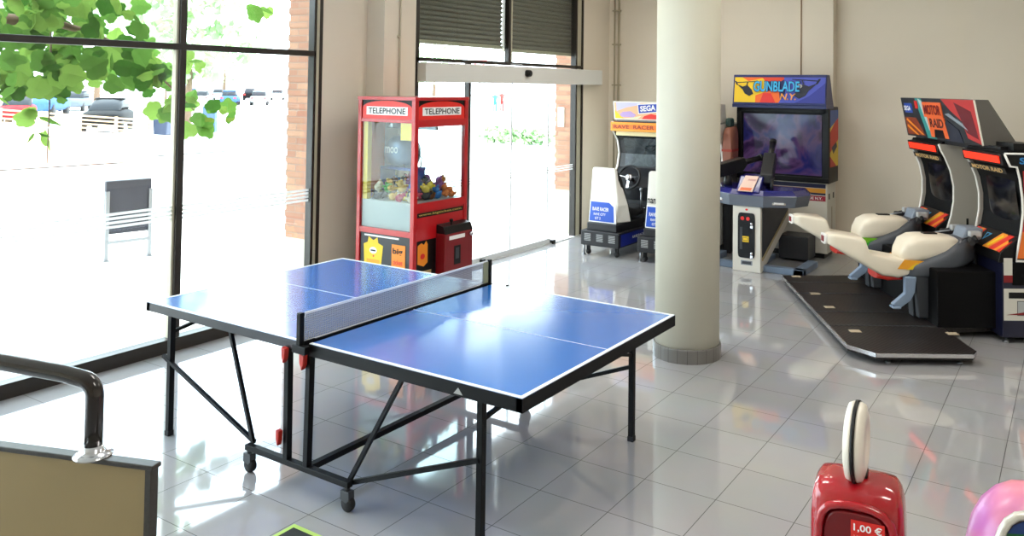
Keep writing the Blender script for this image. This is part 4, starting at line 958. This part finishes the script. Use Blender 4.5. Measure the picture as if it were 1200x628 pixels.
def bike(yc, accent, ac2):
    y = yc-CO[1]; X = lambda v: v-CO[0]
    BW = mat('bike_white', 'e9dfcc', .35, coat=.3)
    def st(L): return [(X(x), y, hw, z0, z1) for x, hw, z0, z1 in L]
    body = MB().loft(st([(2.265, .07, .728, .805), (2.33, .10, .69, .815), (2.545, .145, .565, .80), (2.575, .15, .55, .775), (2.60, .15, .535, .70), (2.625, .152, .52, .662), (2.72, .155, .468, .645), (2.86, .15, .448, .622), (3.02, .14, .50, .60), (3.12, .12, .53, .60)]), n=28, e=7).build('bike_body', BW, Q)
    # hard edged tail plate with its red mark
    MB().loft(st([(2.245, .06, .722, .812), (2.272, .072, .724, .808)]), n=20, e=6).build('tail_plate', WHITE, body)
    MB().box(X(2.238), X(2.246), y-.03, y+.03, .742, .79).build('tail_mark', DRED, body)
    tk = MB().loft(st([(2.885, .09, .58, .635), (2.905, .125, .58, .70), (2.945, .145, .58, .775), (3.02, .155, .58, .812), (3.10, .158, .60, .818), (3.28, .155, .64, .815), (3.37, .135, .69, .80), (3.42, .08, .72, .77)]), n=28, e=4.5).build('tank', BW, body)
    MB().box(X(3.12), X(3.24), y-.035, y+.035, .812, .826).build('tank_cap', BLACK, tk, bevel=.003)
    fg = MB().loft(st([(2.92, .13, .46, .55), (3.0, .172, .44, .59), (3.12, .195, .45, .64), (3.25, .20, .48, .70), (3.37, .195, .53, .775), (3.46, .165, .56, .81), (3.53, .10, .59, .77)]), n=28, e=4).build('lower_fairing', mat('fairing_grey', '4b4f56', .5), body)
    for s in (-1, 1):
        fr = Frame((X(2.2) if s < 0 else X(3.4), y+s*.150, 0), (-s, 0, 0), (0, 0, 1))
        def k_(pts): return [((x-2.2) if s < 0 else (3.4-x), z) for x, z in pts]
        def k2(pts): return k_(pts) if s < 0 else k_(pts)[::-1]
        art('side_decal', body, Frame(fr.O+fr.N*.006, fr.U, fr.V), [(accent, k2([(2.84, .535), (3.0, .53), (3.14, .60), (2.90, .615)])), (ac2, k2([(2.92, .53), (3.02, .53), (3.10, .58), (3.0, .585)]))])
    MB().loft(st([(2.68, .11, .435, .50), (2.78, .13, .42, .47), (2.90, .12, .425, .47)]), n=16, e=3).build('belly_trim', mat('trim_red', 'c22a1c', .4), body)
    # swing stand and foot rests
    fs = MB().prism([(X(3.0), .46), (X(3.10), .46), (X(3.10), .10), (X(3.02), .10)], 'y', y-.05, y+.05).build('stand', DGREY, body, bevel=.01)
    for s in (-1,):
        mb = MB()
        ya, yb = y+s*.12, y+s*.175
        mb.prism([(X(2.90), .47), (X(3.0), .47), (X(2.985), .34), (X(2.95), .27), (X(2.84), .19), (X(2.79), .235), (X(2.90), .33)], 'y', min(ya, yb), max(ya, yb))
        mb.box(X(2.79), X(2.86), min(ya, yb)-.02, max(ya, yb)+.02, .20, .22)
        mb.build('foot_rest', mat('rest_blue', '8294ac', .45), body, bevel=.008)
        MB().prism([(X(2.99), .5), (X(3.14), .5), (X(3.12), .12), (X(3.02), .12)], 'y', min(y+s*.10, y+s*.17), max(y+s*.10, y+s*.17)).build('side_guard', DGREY, body, bevel=.01)
    # handlebars
    hb_ = MB().tube([(X(3.46), y-.28, .80), (X(3.50), y-.14, .84), (X(3.54), y, .85), (X(3.50), y+.14, .84), (X(3.46), y+.28, .80)], .018, n=10).build('handlebar', BLACK, body)
    MB().prism([(X(3.42), .78), (X(3.60), .78), (X(3.62), .88), (X(3.46), .885)], 'y', y-.10, y+.10).build('instrument_cover', mat('instr_grey', '7c8694', .4), hb_, bevel=.02)
    for s in (-1, 1):
        MB().tube([(X(3.46), y+s*.16, .805), (X(3.42), y+s*.29, .79)], .024, n=10).build('hand_grip', RUBBER, hb_)
        MB().box(X(3.45), X(3.55), y+s*.17-.03, y+s*.17+.03, .82, .87).build('switch_box', LGREY, hb_, bevel=.01)
        MB().tube([(X(3.50), y+s*.14, .83), (X(3.37), y+s*.20, .80), (X(3.33), y+s*.26, .78)], .008, n=6).build('brake_lever', STEEL, hb_)
    MB().tube([(X(3.5), y, .84), (X(3.60), y, .5), (X(3.62), y, .12)], .05, n=14).build('steering_post', BLACK, body)
    return body
bike(7.25, mat('accent_amber', 'f0a428', .4), YEL); bike(8.31, mat('accent_lime', '7cc22e', .4), GREEN)
PB = mat('pit_black', '050507', .6, spec=.15)
MB().box(3.10-CO[0], 3.62-CO[0], 6.90-CO[1], 8.8-CO[1], .09, .56).build('drive_box', PB, Q, bevel=.01)
# monitor cabinets: concave side profile
prof = [(3.60, 1.555), (3.62, 1.50), (3.66, 1.43), (3.715, 1.30), (3.745, 1.15), (3.745, 1.0), (3.72, .86), (3.67, .70), (3.66, .66)]
SC3 = screen_mat('screen_grey', [(.35, '060608'), (.5, '15171c'), (.6, '2a2e35'), (.7, '0c0d10')], 5, .25, '0a0a0d')  # bike screens emit a dim grey mottle
VIS = mat('visor_red', 'f03018', .4, emit=.9)
def racer_cab(y0, y1, near):
    X = lambda v: v-CO[0]
    ya, yb = y0-CO[1], y1-CO[1]
    inner = [(x+.03, z) for x, z in prof]
    body = [(X(x), z) for x, z in inner]+[(X(4.45), .66), (X(4.45), 1.58), (X(3.64), 1.58)]
    cab = MB().prism(body, 'y', ya+.02, yb-.02).build('monitor_cabinet', PB, Q)
    for k, (a, b_) in enumerate(((ya, ya+.025), (yb-.025, yb))):
        if near and k == 0: continue
        sp = MB().prism([(X(x), z) for x, z in prof]+[(X(4.45), .66), (X(4.45), 1.56)], 'y', a, b_).build('side_panel', mat('side_grey', 'b9b4aa', .5), cab)
        MB().tube([(X(x), (a+b_)/2, z) for x, z in prof], .012, n=8).build('edge_trim', WHITE, sp)
        if k == 0: MB().box(X(3.86), X(3.88), a-.004, a, .78, .84).build('coin_latch', BLACK, sp)
    vz = MB().prism([(X(3.58), 1.555), (X(3.60), 1.46), (X(3.66), 1.45), (X(3.70), 1.56)], 'y', ya+.02, yb-.02).build('visor', BLACK, cab, bevel=.006)
    MB().prism([(X(3.574), 1.535), (X(3.592), 1.475), (X(3.60), 1.475), (X(3.59), 1.535)], 'y', ya+.06, yb-.06).build('visor_lamp', VIS, vz)
    fr = Frame((X(3.648), yb-.05, 1.385), (0, -1, 0), (-.35, 0, 1))
    st_ = art('title_strip', cab, fr, [(mat('strip_dark', '1a1614', .5), rect(0, y1-y0-.10, 0, .05))])
    text('lettering', st_, 'MOTOR RAID', fr, .05, .006, y1-y0-.2, .038, mat('strip_gold', 'd8b070', .5), .003, bold=.03)
    # curved screen in a deep hood
    mb = MB(); n = 10; g = []
    for j in range(n+1):
        for i in range(n+1):
            u, v = i/n*2-1, j/n*2-1
            g.append(mb.v((X(3.765-.02*(1-u*u*.8)*(1-v*v*.8)-.03*v), (ya+yb)/2-.03+u*(y1-y0)*.33, 1.115+v*.22)))
    for j in range(n):
        for i in range(n): mb._f([g[j*(n+1)+i], g[j*(n+1)+i+1], g[(j+1)*(n+1)+i+1], g[(j+1)*(n+1)+i]], True)
    mb.build('screen', SC3, cab)
    # control deck with flame graphics
    dk_ = MB().prism([(X(3.74), .87), (X(3.58), .74), (X(3.56), .66), (X(3.76), .64)], 'y', ya+.025, yb-.025).build('control_deck', BLACK, cab, bevel=.004)
    fr = Frame((X(3.58), yb-.025, .74), (0, -1, 0), (.16, 0, .13)); W_ = y1-y0-.05
    sh = [(BRED, [(.02, .02), (.17, .02), (.17, .18), (.02, .18)]), (mat('flame', 'f2922a', .5), [(.06, .02), (.10, .02), (.15, .18), (.10, .18)]), (YEL, [(.13, .03), (.165, .03), (.165, .13)]),
          (SKYB, [(.23, .15), (.31, .15), (.27, .06)]), (BLACK, [(.25, .14), (.29, .14), (.27, .09)]),
          (mat('flame', ''), [(W_-.30, .0), (W_-.02, .0), (W_-.02, .1), (W_-.16, .19), (W_-.24, .19)]), (BRED, [(W_-.2, .0), (W_-.12, .0), (W_-.06, .19), (W_-.13, .19)]), (BRED, [(W_-.07, .0), (W_-.02, .0), (W_-.02, .14)]), (YEL, [(W_-.27, .02), (W_-.23, .02), (W_-.17, .15), (W_-.2, .17)])]
    art('deck_graphic', dk_, fr, sh)
    return cab
racer_cab(7.97, 8.70, False); nc = racer_cab(6.78, 7.50, True)
# near side: printed panel
X = lambda v: v-CO[0]
ysd = 6.78-CO[1]
hp = [(3.60, 1.555), (3.645, 1.455), (3.70, 1.45), (3.725, 1.35), (3.745, 1.2), (3.75, 1.08), (3.735, .94), (3.71, .80), (3.69, .68)]
sp = MB().prism([(X(x), z) for x, z in hp]+[(X(4.45), .66), (X(4.45), 1.56)], 'y', ysd-.004, ysd+.025).build('printed_side', BLACK, nc)
MB().tube([(X(x), ysd-.004, z) for x, z in hp]+[(X(4.3), ysd-.004, .67)], .010, n=8).tube([(X(3.6), ysd-.004, 1.56), (X(4.4), ysd-.004, 1.56)], .008, n=8).build('edge_trim', WHITE, sp)
fr = Frame((X(3.6), ysd-.004, 0), (1, 0, 0), (0, 0, 1))
pa = art('side_art', sp, fr, [(mat('side_crimson', 'c4222a', .45), [(.15, 1.42), (.8, 1.42), (.8, .70), (.10, .70), (.15, .95), (.165, 1.1), (.16, 1.2)]), (mat('side_orange', 'e8742a', .45), [(.10, .70), (.8, .70), (.8, .85), (.14, .92)]), (BLACK, [(.19, 1.1), (.8, 1.2), (.8, 1.15), (.2, 1.07)]), (BLACK, [(.2, .84), (.28, .9), (.26, .76), (.22, .80)]), (BLACK, [(.18, .95), (.8, .97), (.8, .94), (.18, .93)])])
text('lettering', pa, 'SEGA', fr, .12, 1.475, .26, .055, mat('sega_cyan', '2c7ec0', .5), .006, bold=.03)
# base of the near cabinet with instruction plate
MB().box(X(3.585), X(4.45), 6.79-CO[1], 8.70-CO[1], .05, .66).build('base_cabinet', mat('base_navy', '10122c', .4), Q, bevel=.006)
mb = MB().lathe([(0, 0), (.03, 0), (.02, .015), (.01, .02), (.01, .055), (0, .055)], (X(3.64), 6.84-CO[1], 0), n=14).lathe([(0, 0), (.03, 0), (.02, .015), (.01, .02), (.01, .055), (0, .055)], (X(4.3), 6.84-CO[1], 0), n=14)
mb.build('levelling_foot', STEEL, Q)
fr = Frame((X(3.585), 6.79-CO[1], 0), (1, 0, 0), (0, 0, 1))
art('base_plate', Q, fr, [(CABW, rect(.01, .7, .19, .45)), (BLACK, rect(.05, .22, .37, .42)), (DGREY, rect(.12, .6, .23, .35)), (LGREY, rect(.125, .6, .235, .345)), (DRED, [(.03, .235), (.6, .24), (.6, .29), (.25, .27)]), (CABW, rect(.01, .08, .56, .70)), (DRED, rect(.01, .08, .50, .56)), (PB, rect(.08, .7, .48, .66))])
# marquee across both monitors
mqp = [(3.62, 1.60), (3.54, 2.0), (3.66, 2.0), (3.93, 1.59)]
mk = MB().prism([(X(x), z) for x, z in mqp], 'y', 7.15-CO[1], 8.75-CO[1]).build('marquee', mat('marquee_grey', '5c5852', .5), Q, bevel=.004)
MB().box(X(3.66), X(3.92), 6.95-CO[1], 8.65-CO[1], 1.555, 1.605).box(X(3.72), X(3.92), 6.86-CO[1], 7.14-CO[1], 1.56, 1.64).build('marquee_mount', BLACK, mk)
fr = Frame((X(3.618), 8.75-CO[1], 1.60), (0, -1, 0), (-.08, 0, .40))
sh = [(mat('mq_dark', '24282c', .4), rect(.0, 1.6, .0, .405)), (TEAL, [(.35, .405), (.5, .405), (.7, .0), (.5, .0)]), (mat('mq_pale', 'b8ccc8', .4), [(.42, .405), (.50, .38), (.6, .1), (.56, .08)]),
      (mat('mq_blue', '2c4fb0', .4), rect(.06, .25, .25, .35)), (mat('mq_rust', '8a3a20', .4), [(.03, .02), (.45, .02), (.3, .2), (.03, .2)]), (ORANGE, [(.05, .17), (.38, .03), (.42, .03), (.08, .19)]), (ORANGE, [(.05, .10), (.25, .02), (.3, .02), (.07, .125)]),
      (mat('mq_red', 'c23030', .4), [(.95, .405), (1.6, .405), (1.6, .0), (1.35, .05), (1.3, .2), (1.1, .3)]), (mat('mq_crimson', '6c1420', .4), [(1.2, .38), (1.5, .3), (1.55, .05), (1.35, .1)]), (mat('mq_steel', '8c96a0', .4), [(.98, .26), (1.38, .12), (1.30, .18), (1.05, .27)]), (HB, [(.9, .0), (1.25, .0), (1.2, .12), (1.0, .2), (.9, .15)]),
      (BRED, rect(.34, .40, .30, .38)), (mat('mq_orange', 'f06a30', .4), [(.52, .22), (.93, .22), (.93, .37), (.52, .37)]), (mat('mq_orange', ''), [(.60, .02), (.98, .02), (.94, .22), (.58, .22)]), (BLACK, [(.68, .02), (.9, .02), (.88, .10), (.7, .10)])]
ma_ = art('marquee_art', mk, fr, sh)
text('lettering', ma_, 'SEGA', fr, .075, .275, .16, .05, TEXTW, .014, bold=.03)
text('lettering', ma_, 'MOTOR', fr, .55, .245, .36, .10, DRED, .014, bold=.03); text('lettering', ma_, 'RAID', fr, .63, .12, .29, .09, mat('ink_brown', '5a1a10', .5), .014, bold=.03)
MB().bar(fr.p(1.6, 0, .006), fr.p(1.6, .405, .006), .012).build('marquee_edge', CREAM, mk)

# ================================================================= NEAR OBJECTS
# parapet panel with granite edge and bronze handrail
a = V3((-2.698, 1.187, 1.0)); b_ = V3((-2.179, 1.369, 1.0)); dirp = (b_-a).normalized(); b_ = b_-dirp*.034; ang = math.atan2(dirp.y, dirp.x)
PP = empty('wall_parapet', (b_.x, b_.y, 0), 'low beige parapet panel edged in dark speckled granite', 'parapet', ang)
PP['kind'] = 'structure'
MB().box(-1.6, -.018, 0, .024, 0, .985).build('panel', mat('parapet_beige', '968158', .55, noise=.03), PP)
MB().box(-1.6, .008, -.008, .030, .984, .998).build('coping', GRAN, PP, bevel=.003)
MB().box(-.018, .0, -.004, .027, 0, .985).build('end_trim', GRAN, PP)
hp_ = b_-dirp*.205+V3((-dirp.y, dirp.x, 0))*.012
H = empty('handrail', (hp_.x, hp_.y, .998), 'dark bronze tubular handrail bending down onto the granite coping', 'handrail', ang)
pts = [(-1.25, 0, .285), (-.30, 0, .236), (-.10, 0, .222)]
for k in range(1, 9): aa = PI/2*k/8; pts.append((-.045+.045*math.sin(aa)-.0, 0, .168+.045*math.cos(aa)))
pts.append((0, 0, .0))
MB().tube(pts, .024, n=20).build('tube', BRONZE, H)
MB().lathe([(.052, 0), (.052, .004), (.036, .009), (.028, .016), (.026, .03)], (0, 0, 0), n=28).build('flange', CHROME, H)

# lime edged dark mat
mtx, mty = -3.136, 2.635
LM = mat('lime_border', 'b4d46a', .5)
mo = empty('floor_mat', (mtx+.3, mty-.3, 0), 'square dark mat with a lime green border on the floor before the table', 'mat')
MB().box(-.3, .3, -.3, .3, 0.001, .010).build('border', LM, mo, bevel=.002); MB().box(-.272, .272, -.272, .272, .009, .013).build('centre_pad', mat('mat_black', '1c2220', .8, noise=.3, nscale=80), mo)

# red coin operated pedestal with white round lamp
R_ = empty('coin_pedestal', c2r(1.012, 2.86), 'glossy red coin pedestal with a white disc on top, 1,00 euro on its label', 'kiddie ride', TH-.42)
RG = mat('ride_red', 'a80f1c', .18, coat=.8)
def rr(w, d, z, n=28, e=5): return [(w*math.copysign(abs(math.cos(t))**(2/e), math.cos(t)), d*math.copysign(abs(math.sin(t))**(2/e), math.sin(t)), z) for t in [2*PI*(k+.5)/n for k in range(n)]]
mb = MB(); rings = []
for w_, d_, z, sh_ in ((.13, .09, 0, -.02), (.15, .104, .05, -.025), (.153, .105, .45, -.025), (.152, .103, .62, -.027), (.148, .10, .69, -.027), (.140, .094, .722, -.022), (.125, .082, .742, -.016), (.09, .06, .75, -.012), (.04, .03, .751, -.012)):
    rings.append([mb.v((x, y+sh_, z_)) for x, y, z_ in rr(w_, d_, z)])
for A, B in zip(rings, rings[1:]):
    for k in range(28): mb._f([A[k], A[(k+1) % 28], B[(k+1) % 28], B[k]], True)
mb._f(rings[0][::-1]); mb._f(rings[-1])
bd = mb.build('body', RG, R_)
# raised rounded frame round the front
fpth = [(-.118, -.130, .20), (-.120, -.130, .55), (-.118, -.130, .62), (-.108, -.130, .658), (-.085, -.129, .682), (-.05, -.128, .693), (0, -.127, .697), (.05, -.128, .693), (.085, -.129, .682), (.108, -.130, .658), (.118, -.130, .62), (.120, -.130, .55), (.118, -.130, .20)]
MB().tube(fpth, .014, n=10).build('front_rim', RG, bd)
MB().loft([(-.136, 0, .100, .25, .668), (-.126, 0, .108, .23, .682)], n=24, e=5, axis='y').build('front_recess', mat('recess_maroon', '6c0a12', .3), bd)
fr = Frame((-.10, -.137, .0), (1, 0, 0), (0, 0, 1))
lb = art('price_label', bd, fr, [(BRED, rect(.085, .190, .582, .655)), (TEXTW, rect(.008, .190, .525, .580))])
text('lettering', lb, '1,00 €', fr, .094, .620, .088, .028, TEXTW, .006, bold=.02)
text('lettering', lb, '2 FICHAS - 1 VUE', fr, .094, .592, .088, .018, mat('pale_red', 'f09a90', .5), .006)
text('lettering', lb, 'SOLO ACEPTA MONEDAS DE 1 EURO', fr, .014, .558, .17, .012, TEXTK, .006)
text('lettering', lb, 'ACCEPT ONLY 1 EURO COINS', fr, .045, .536, .12, .011, TEXTK, .006)
# disc: white rim either side of a black band, seen nearly edge on
dc = V3((-.012, -.012, .862)); ax = V3((math.cos(.05), -math.sin(.05), 0)).normalized()
dd = MB().lathe([(0, -.028), (.10, -.028), (.122, -.022), (.129, -.008), (.129, .0)], dc, ax, n=48).lathe([(.129, .012), (.129, .018), (.123, .030), (.10, .038), (.07, .040), (.065, .034), (0, .034)], dc, ax, n=48).build('disc', mat('disc_white', 'e6dfd2', .35), R_)
MB().lathe([(.122, 0), (.134, 0), (.134, .012), (.122, .012)], dc, ax, n=48).build('disc_band', BLACK, dd)
MB().box(-.03, .03, -.04, .02, .735, .77).build('disc_socket', BLACK, R_, bevel=.006)

# pink ride at the edge
K2 = empty('pink_ride', c2r(1.45, 2.62), 'pink rounded kiddie ride shell with white tube frame beside the red pedestal', 'kiddie ride', TH-.1)
mb = MB().loft([(-.165, .04, .05, .0, .54), (-.15, .04, .08, 0, .64), (-.125, .04, .11, 0, .715), (-.09, .04, .135, 0, .765), (-.05, .04, .15, 0, .795), (0, .04, .16, 0, .812), (.05, .04, .16, 0, .812), (.10, .04, .15, 0, .80), (.16, .04, .14, 0, .775), (.26, .04, .12, 0, .71), (.36, .04, .08, 0, .60)], n=36, e=2.6)
PK = nodes_mat('pink_shell'); m, nt, b = PK
tc = nt.nodes.new('ShaderNodeTexCoord'); ns = nt.nodes.new('ShaderNodeTexNoise'); ns.inputs['Scale'].default_value = 4; cr = nt.nodes.new('ShaderNodeValToRGB')
cr.color_ramp.elements[0].position = .35; cr.color_ramp.elements[0].color = (*lin('c878c0'), 1); cr.color_ramp.elements[1].position = .6; cr.color_ramp.elements[1].color = (*lin('e8909c'), 1)
nt.links.new(tc.outputs['Object'], ns.inputs[0]); nt.links.new(ns.outputs['Fac'], cr.inputs[0]); nt.links.new(cr.outputs[0], b.inputs['Base Color']); b.inputs['Roughness'].default_value = .3
shl = mb.build('shell', m, K2)
tb = [(-.215, -.18, .50), (-.165, -.18, .70), (-.140, -.18, .775), (-.125, -.18, .800), (-.10, -.18, .818), (-.06, -.18, .826), (.20, -.18, .83)]
MB().tube(tb, .013, n=12).build('tube_frame', mat('frame_white', 'd4cfc4', .3, metal=.3), K2)
MB().prism([(-.20, .50), (-.152, .70), (-.128, .77), (-.11, .795), (-.06, .815), (.20, .82), (.20, .50)], 'y', -.175, -.165).build('picture_panel', mat('panel_brown', '5a4a48', .5), K2)
fr = Frame((0, -.1755, 0), (1, 0, 0), (0, 0, 1))
art('picture_print', K2, fr, [(mat('pic_blue', '1c3a7c', .4), [(-.125, .765), (-.105, .79), (-.06, .81), (.20, .81), (.20, .765)]), (mat('pic_green', '145c2c', .4), [(-.155, .68), (-.125, .765), (.20, .765), (.20, .70)]), (mat('pic_light', '3c9a4c', .4), [(-.07, .71), (0, .72), (.05, .71), (0, .70)])])

# ================================================================= LIGHT
W = bpy.data.worlds.new('world'); S.world = W; W.use_nodes = True; nt = W.node_tree
bg = nt.nodes['Background']; bg.inputs[1].default_value = WORLD_S
tc = nt.nodes.new('ShaderNodeTexCoord'); ns = nt.nodes.new('ShaderNodeTexNoise'); ns.inputs['Scale'].default_value = 2.5; ns.inputs['Detail'].default_value = 5
cr = nt.nodes.new('ShaderNodeValToRGB'); cr.color_ramp.elements[0].color = (.66, .81, 1, 1); cr.color_ramp.elements[1].color = (.87, .935, 1, 1); cr.color_ramp.elements[0].position = .3; cr.color_ramp.elements[1].position = .6
nt.links.new(tc.outputs['Generated'], ns.inputs[0]); nt.links.new(ns.outputs['Fac'], cr.inputs[0]); nt.links.new(cr.outputs[0], bg.inputs[0])
sd = bpy.data.lights.new('sun', 'SUN'); sd.energy = SUN_S; sd.angle = math.radians(2); sd.color = (1, .98, .95)
so = bpy.data.objects.new('sun', sd); C.objects.link(so); so.rotation_euler = V3((-.62, -.45, -1.0)).to_track_quat('-Z', 'Y').to_euler()
def portal(name, loc, rot, sx, sy):
    l = bpy.data.lights.new(name, 'AREA'); l.shape = 'RECTANGLE'; l.size = sx; l.size_y = sy; l.cycles.is_portal = True
    o = bpy.data.objects.new(name, l); C.objects.link(o); o.location = loc; o.rotation_euler = rot
portal('portal_window', (XW-.10, .8, 1.8), (0, -PI/2, 0), 3.5, 8.9)
portal('portal_door', (XW-.17, 8.17, 1.75), (0, -PI/2, 0), 3.5, 3.5)
for i, (x, y, k_) in enumerate(((-2.9, 6.3, .8), (0.2, 6.0, 1), (-2.4, 3.0, .9), (.6, 1.5, 1), (-4.2, 8.6, .55))):  # unseen area lights added under the ceiling to brighten walls and floor
    l = bpy.data.lights.new('ceiling_fill', 'AREA'); l.shape = 'RECTANGLE'; l.size = 1.2; l.size_y = .6; l.energy = FILL_E*k_; l.color = (1, .95, .86)
    o = bpy.data.objects.new('ceiling_fill', l); C.objects.link(o); o.location = (x, y, ZC-.05)

# nothing lies deeper than thing > part > sub-part
def chain(o):
    c = [o]
    while c[-1].parent: c.append(c[-1].parent)
    return c[::-1]
for o in list(C.objects):
    c = chain(o)
    if len(c) > 3: o.parent = c[1]
for o in list(C.objects): assert len(chain(o)) <= 3, o.name
# separate repeated pieces so that each is an object of its own
def split_pieces(o):
    me = o.data; bm = bmesh.new(); bm.from_mesh(me); bm.verts.ensure_lookup_table()
    seen = {}; isl = []
    for v in bm.verts:
        if v.index in seen: continue
        st = [v]; seen[v.index] = len(isl); cur = [v.index]
        while st:
            w = st.pop()
            for e in w.link_edges:
                x = e.other_vert(w)
                if x.index not in seen: seen[x.index] = len(isl); st.append(x); cur.append(x.index)
        isl.append(cur)
    bb = [([min(bm.verts[i].co[a] for i in c) for a in range(3)], [max(bm.verts[i].co[a] for i in c) for a in range(3)]) for c in isl]
    grp = list(range(len(isl)))
    def find(a):
        while grp[a] != a: a = grp[a]
        return a
    for i in range(len(isl)):
        for j in range(i):
            if o.name.split('.')[0] in TOUCH_ONLY: lim = .004
            else: lim = max(.02, .5*max(max(bb[k][1][a]-bb[k][0][a] for a in range(3)) for k in (i, j)))
            g = math.sqrt(sum(max(0, bb[i][0][a]-bb[j][1][a], bb[j][0][a]-bb[i][1][a])**2 for a in range(3)))
            if g <= lim: grp[find(i)] = find(j)
    sets = {}
    for i, c in enumerate(isl): sets.setdefault(find(i), set()).update(c)
    sets = list(sets.values())
    bm.free()
    for k, keep in enumerate(sets[1:] + sets[:1]):
        b2 = bmesh.new(); b2.from_mesh(me if k < len(sets)-1 else me); b2.verts.ensure_lookup_table()
        bmesh.ops.delete(b2, geom=[v for v in b2.verts if v.index not in keep], context='VERTS')
        m2 = bpy.data.meshes.new(o.name.split('.')[0]); b2.to_mesh(m2); b2.free()
        for mm in me.materials: m2.materials.append(mm)
        if k < len(sets)-1:
            n = o.copy(); n.data = m2; C.objects.link(n)
        else: o.data = m2
TOUCH_ONLY = {'platform_seam', 'net_post'}
SPLIT = {'levelling_foot', 'window_rail', 'wheel', 'tail_lamp', 'pedal', 'warning_label', 'platform_seam', 'coin_slot', 'vent', 'floor_stop', 'door_rail', 'pane', 'roller_shutter', 'shutter_bar',
         'red_button', 'lock', 'window_sill', 'window_frame', 'frame_liner', 'glazing_bead', 'marquee_mount', 'screen_surround', 'deck_label', 'side_grip', 'base_plate', 'visor_lamp'}
for o in list(C.objects):
    if o.type == 'MESH' and o.name.split('.')[0] in SPLIT: split_pieces(o)
S.view_settings.view_transform = 'Standard'; S.view_settings.look = 'None'; S.view_settings.gamma = 1; S.view_settings.use_curve_mapping = False
S.view_settings.exposure = EXPO
S.cycles.use_denoising = True; S.cycles.max_bounces = 10; S.cycles.transparent_max_bounces = 16; S.cycles.sample_clamp_indirect = 4; S.cycles.sample_clamp_direct = 12; S.cycles.caustics_reflective = False; S.cycles.caustics_refractive = False
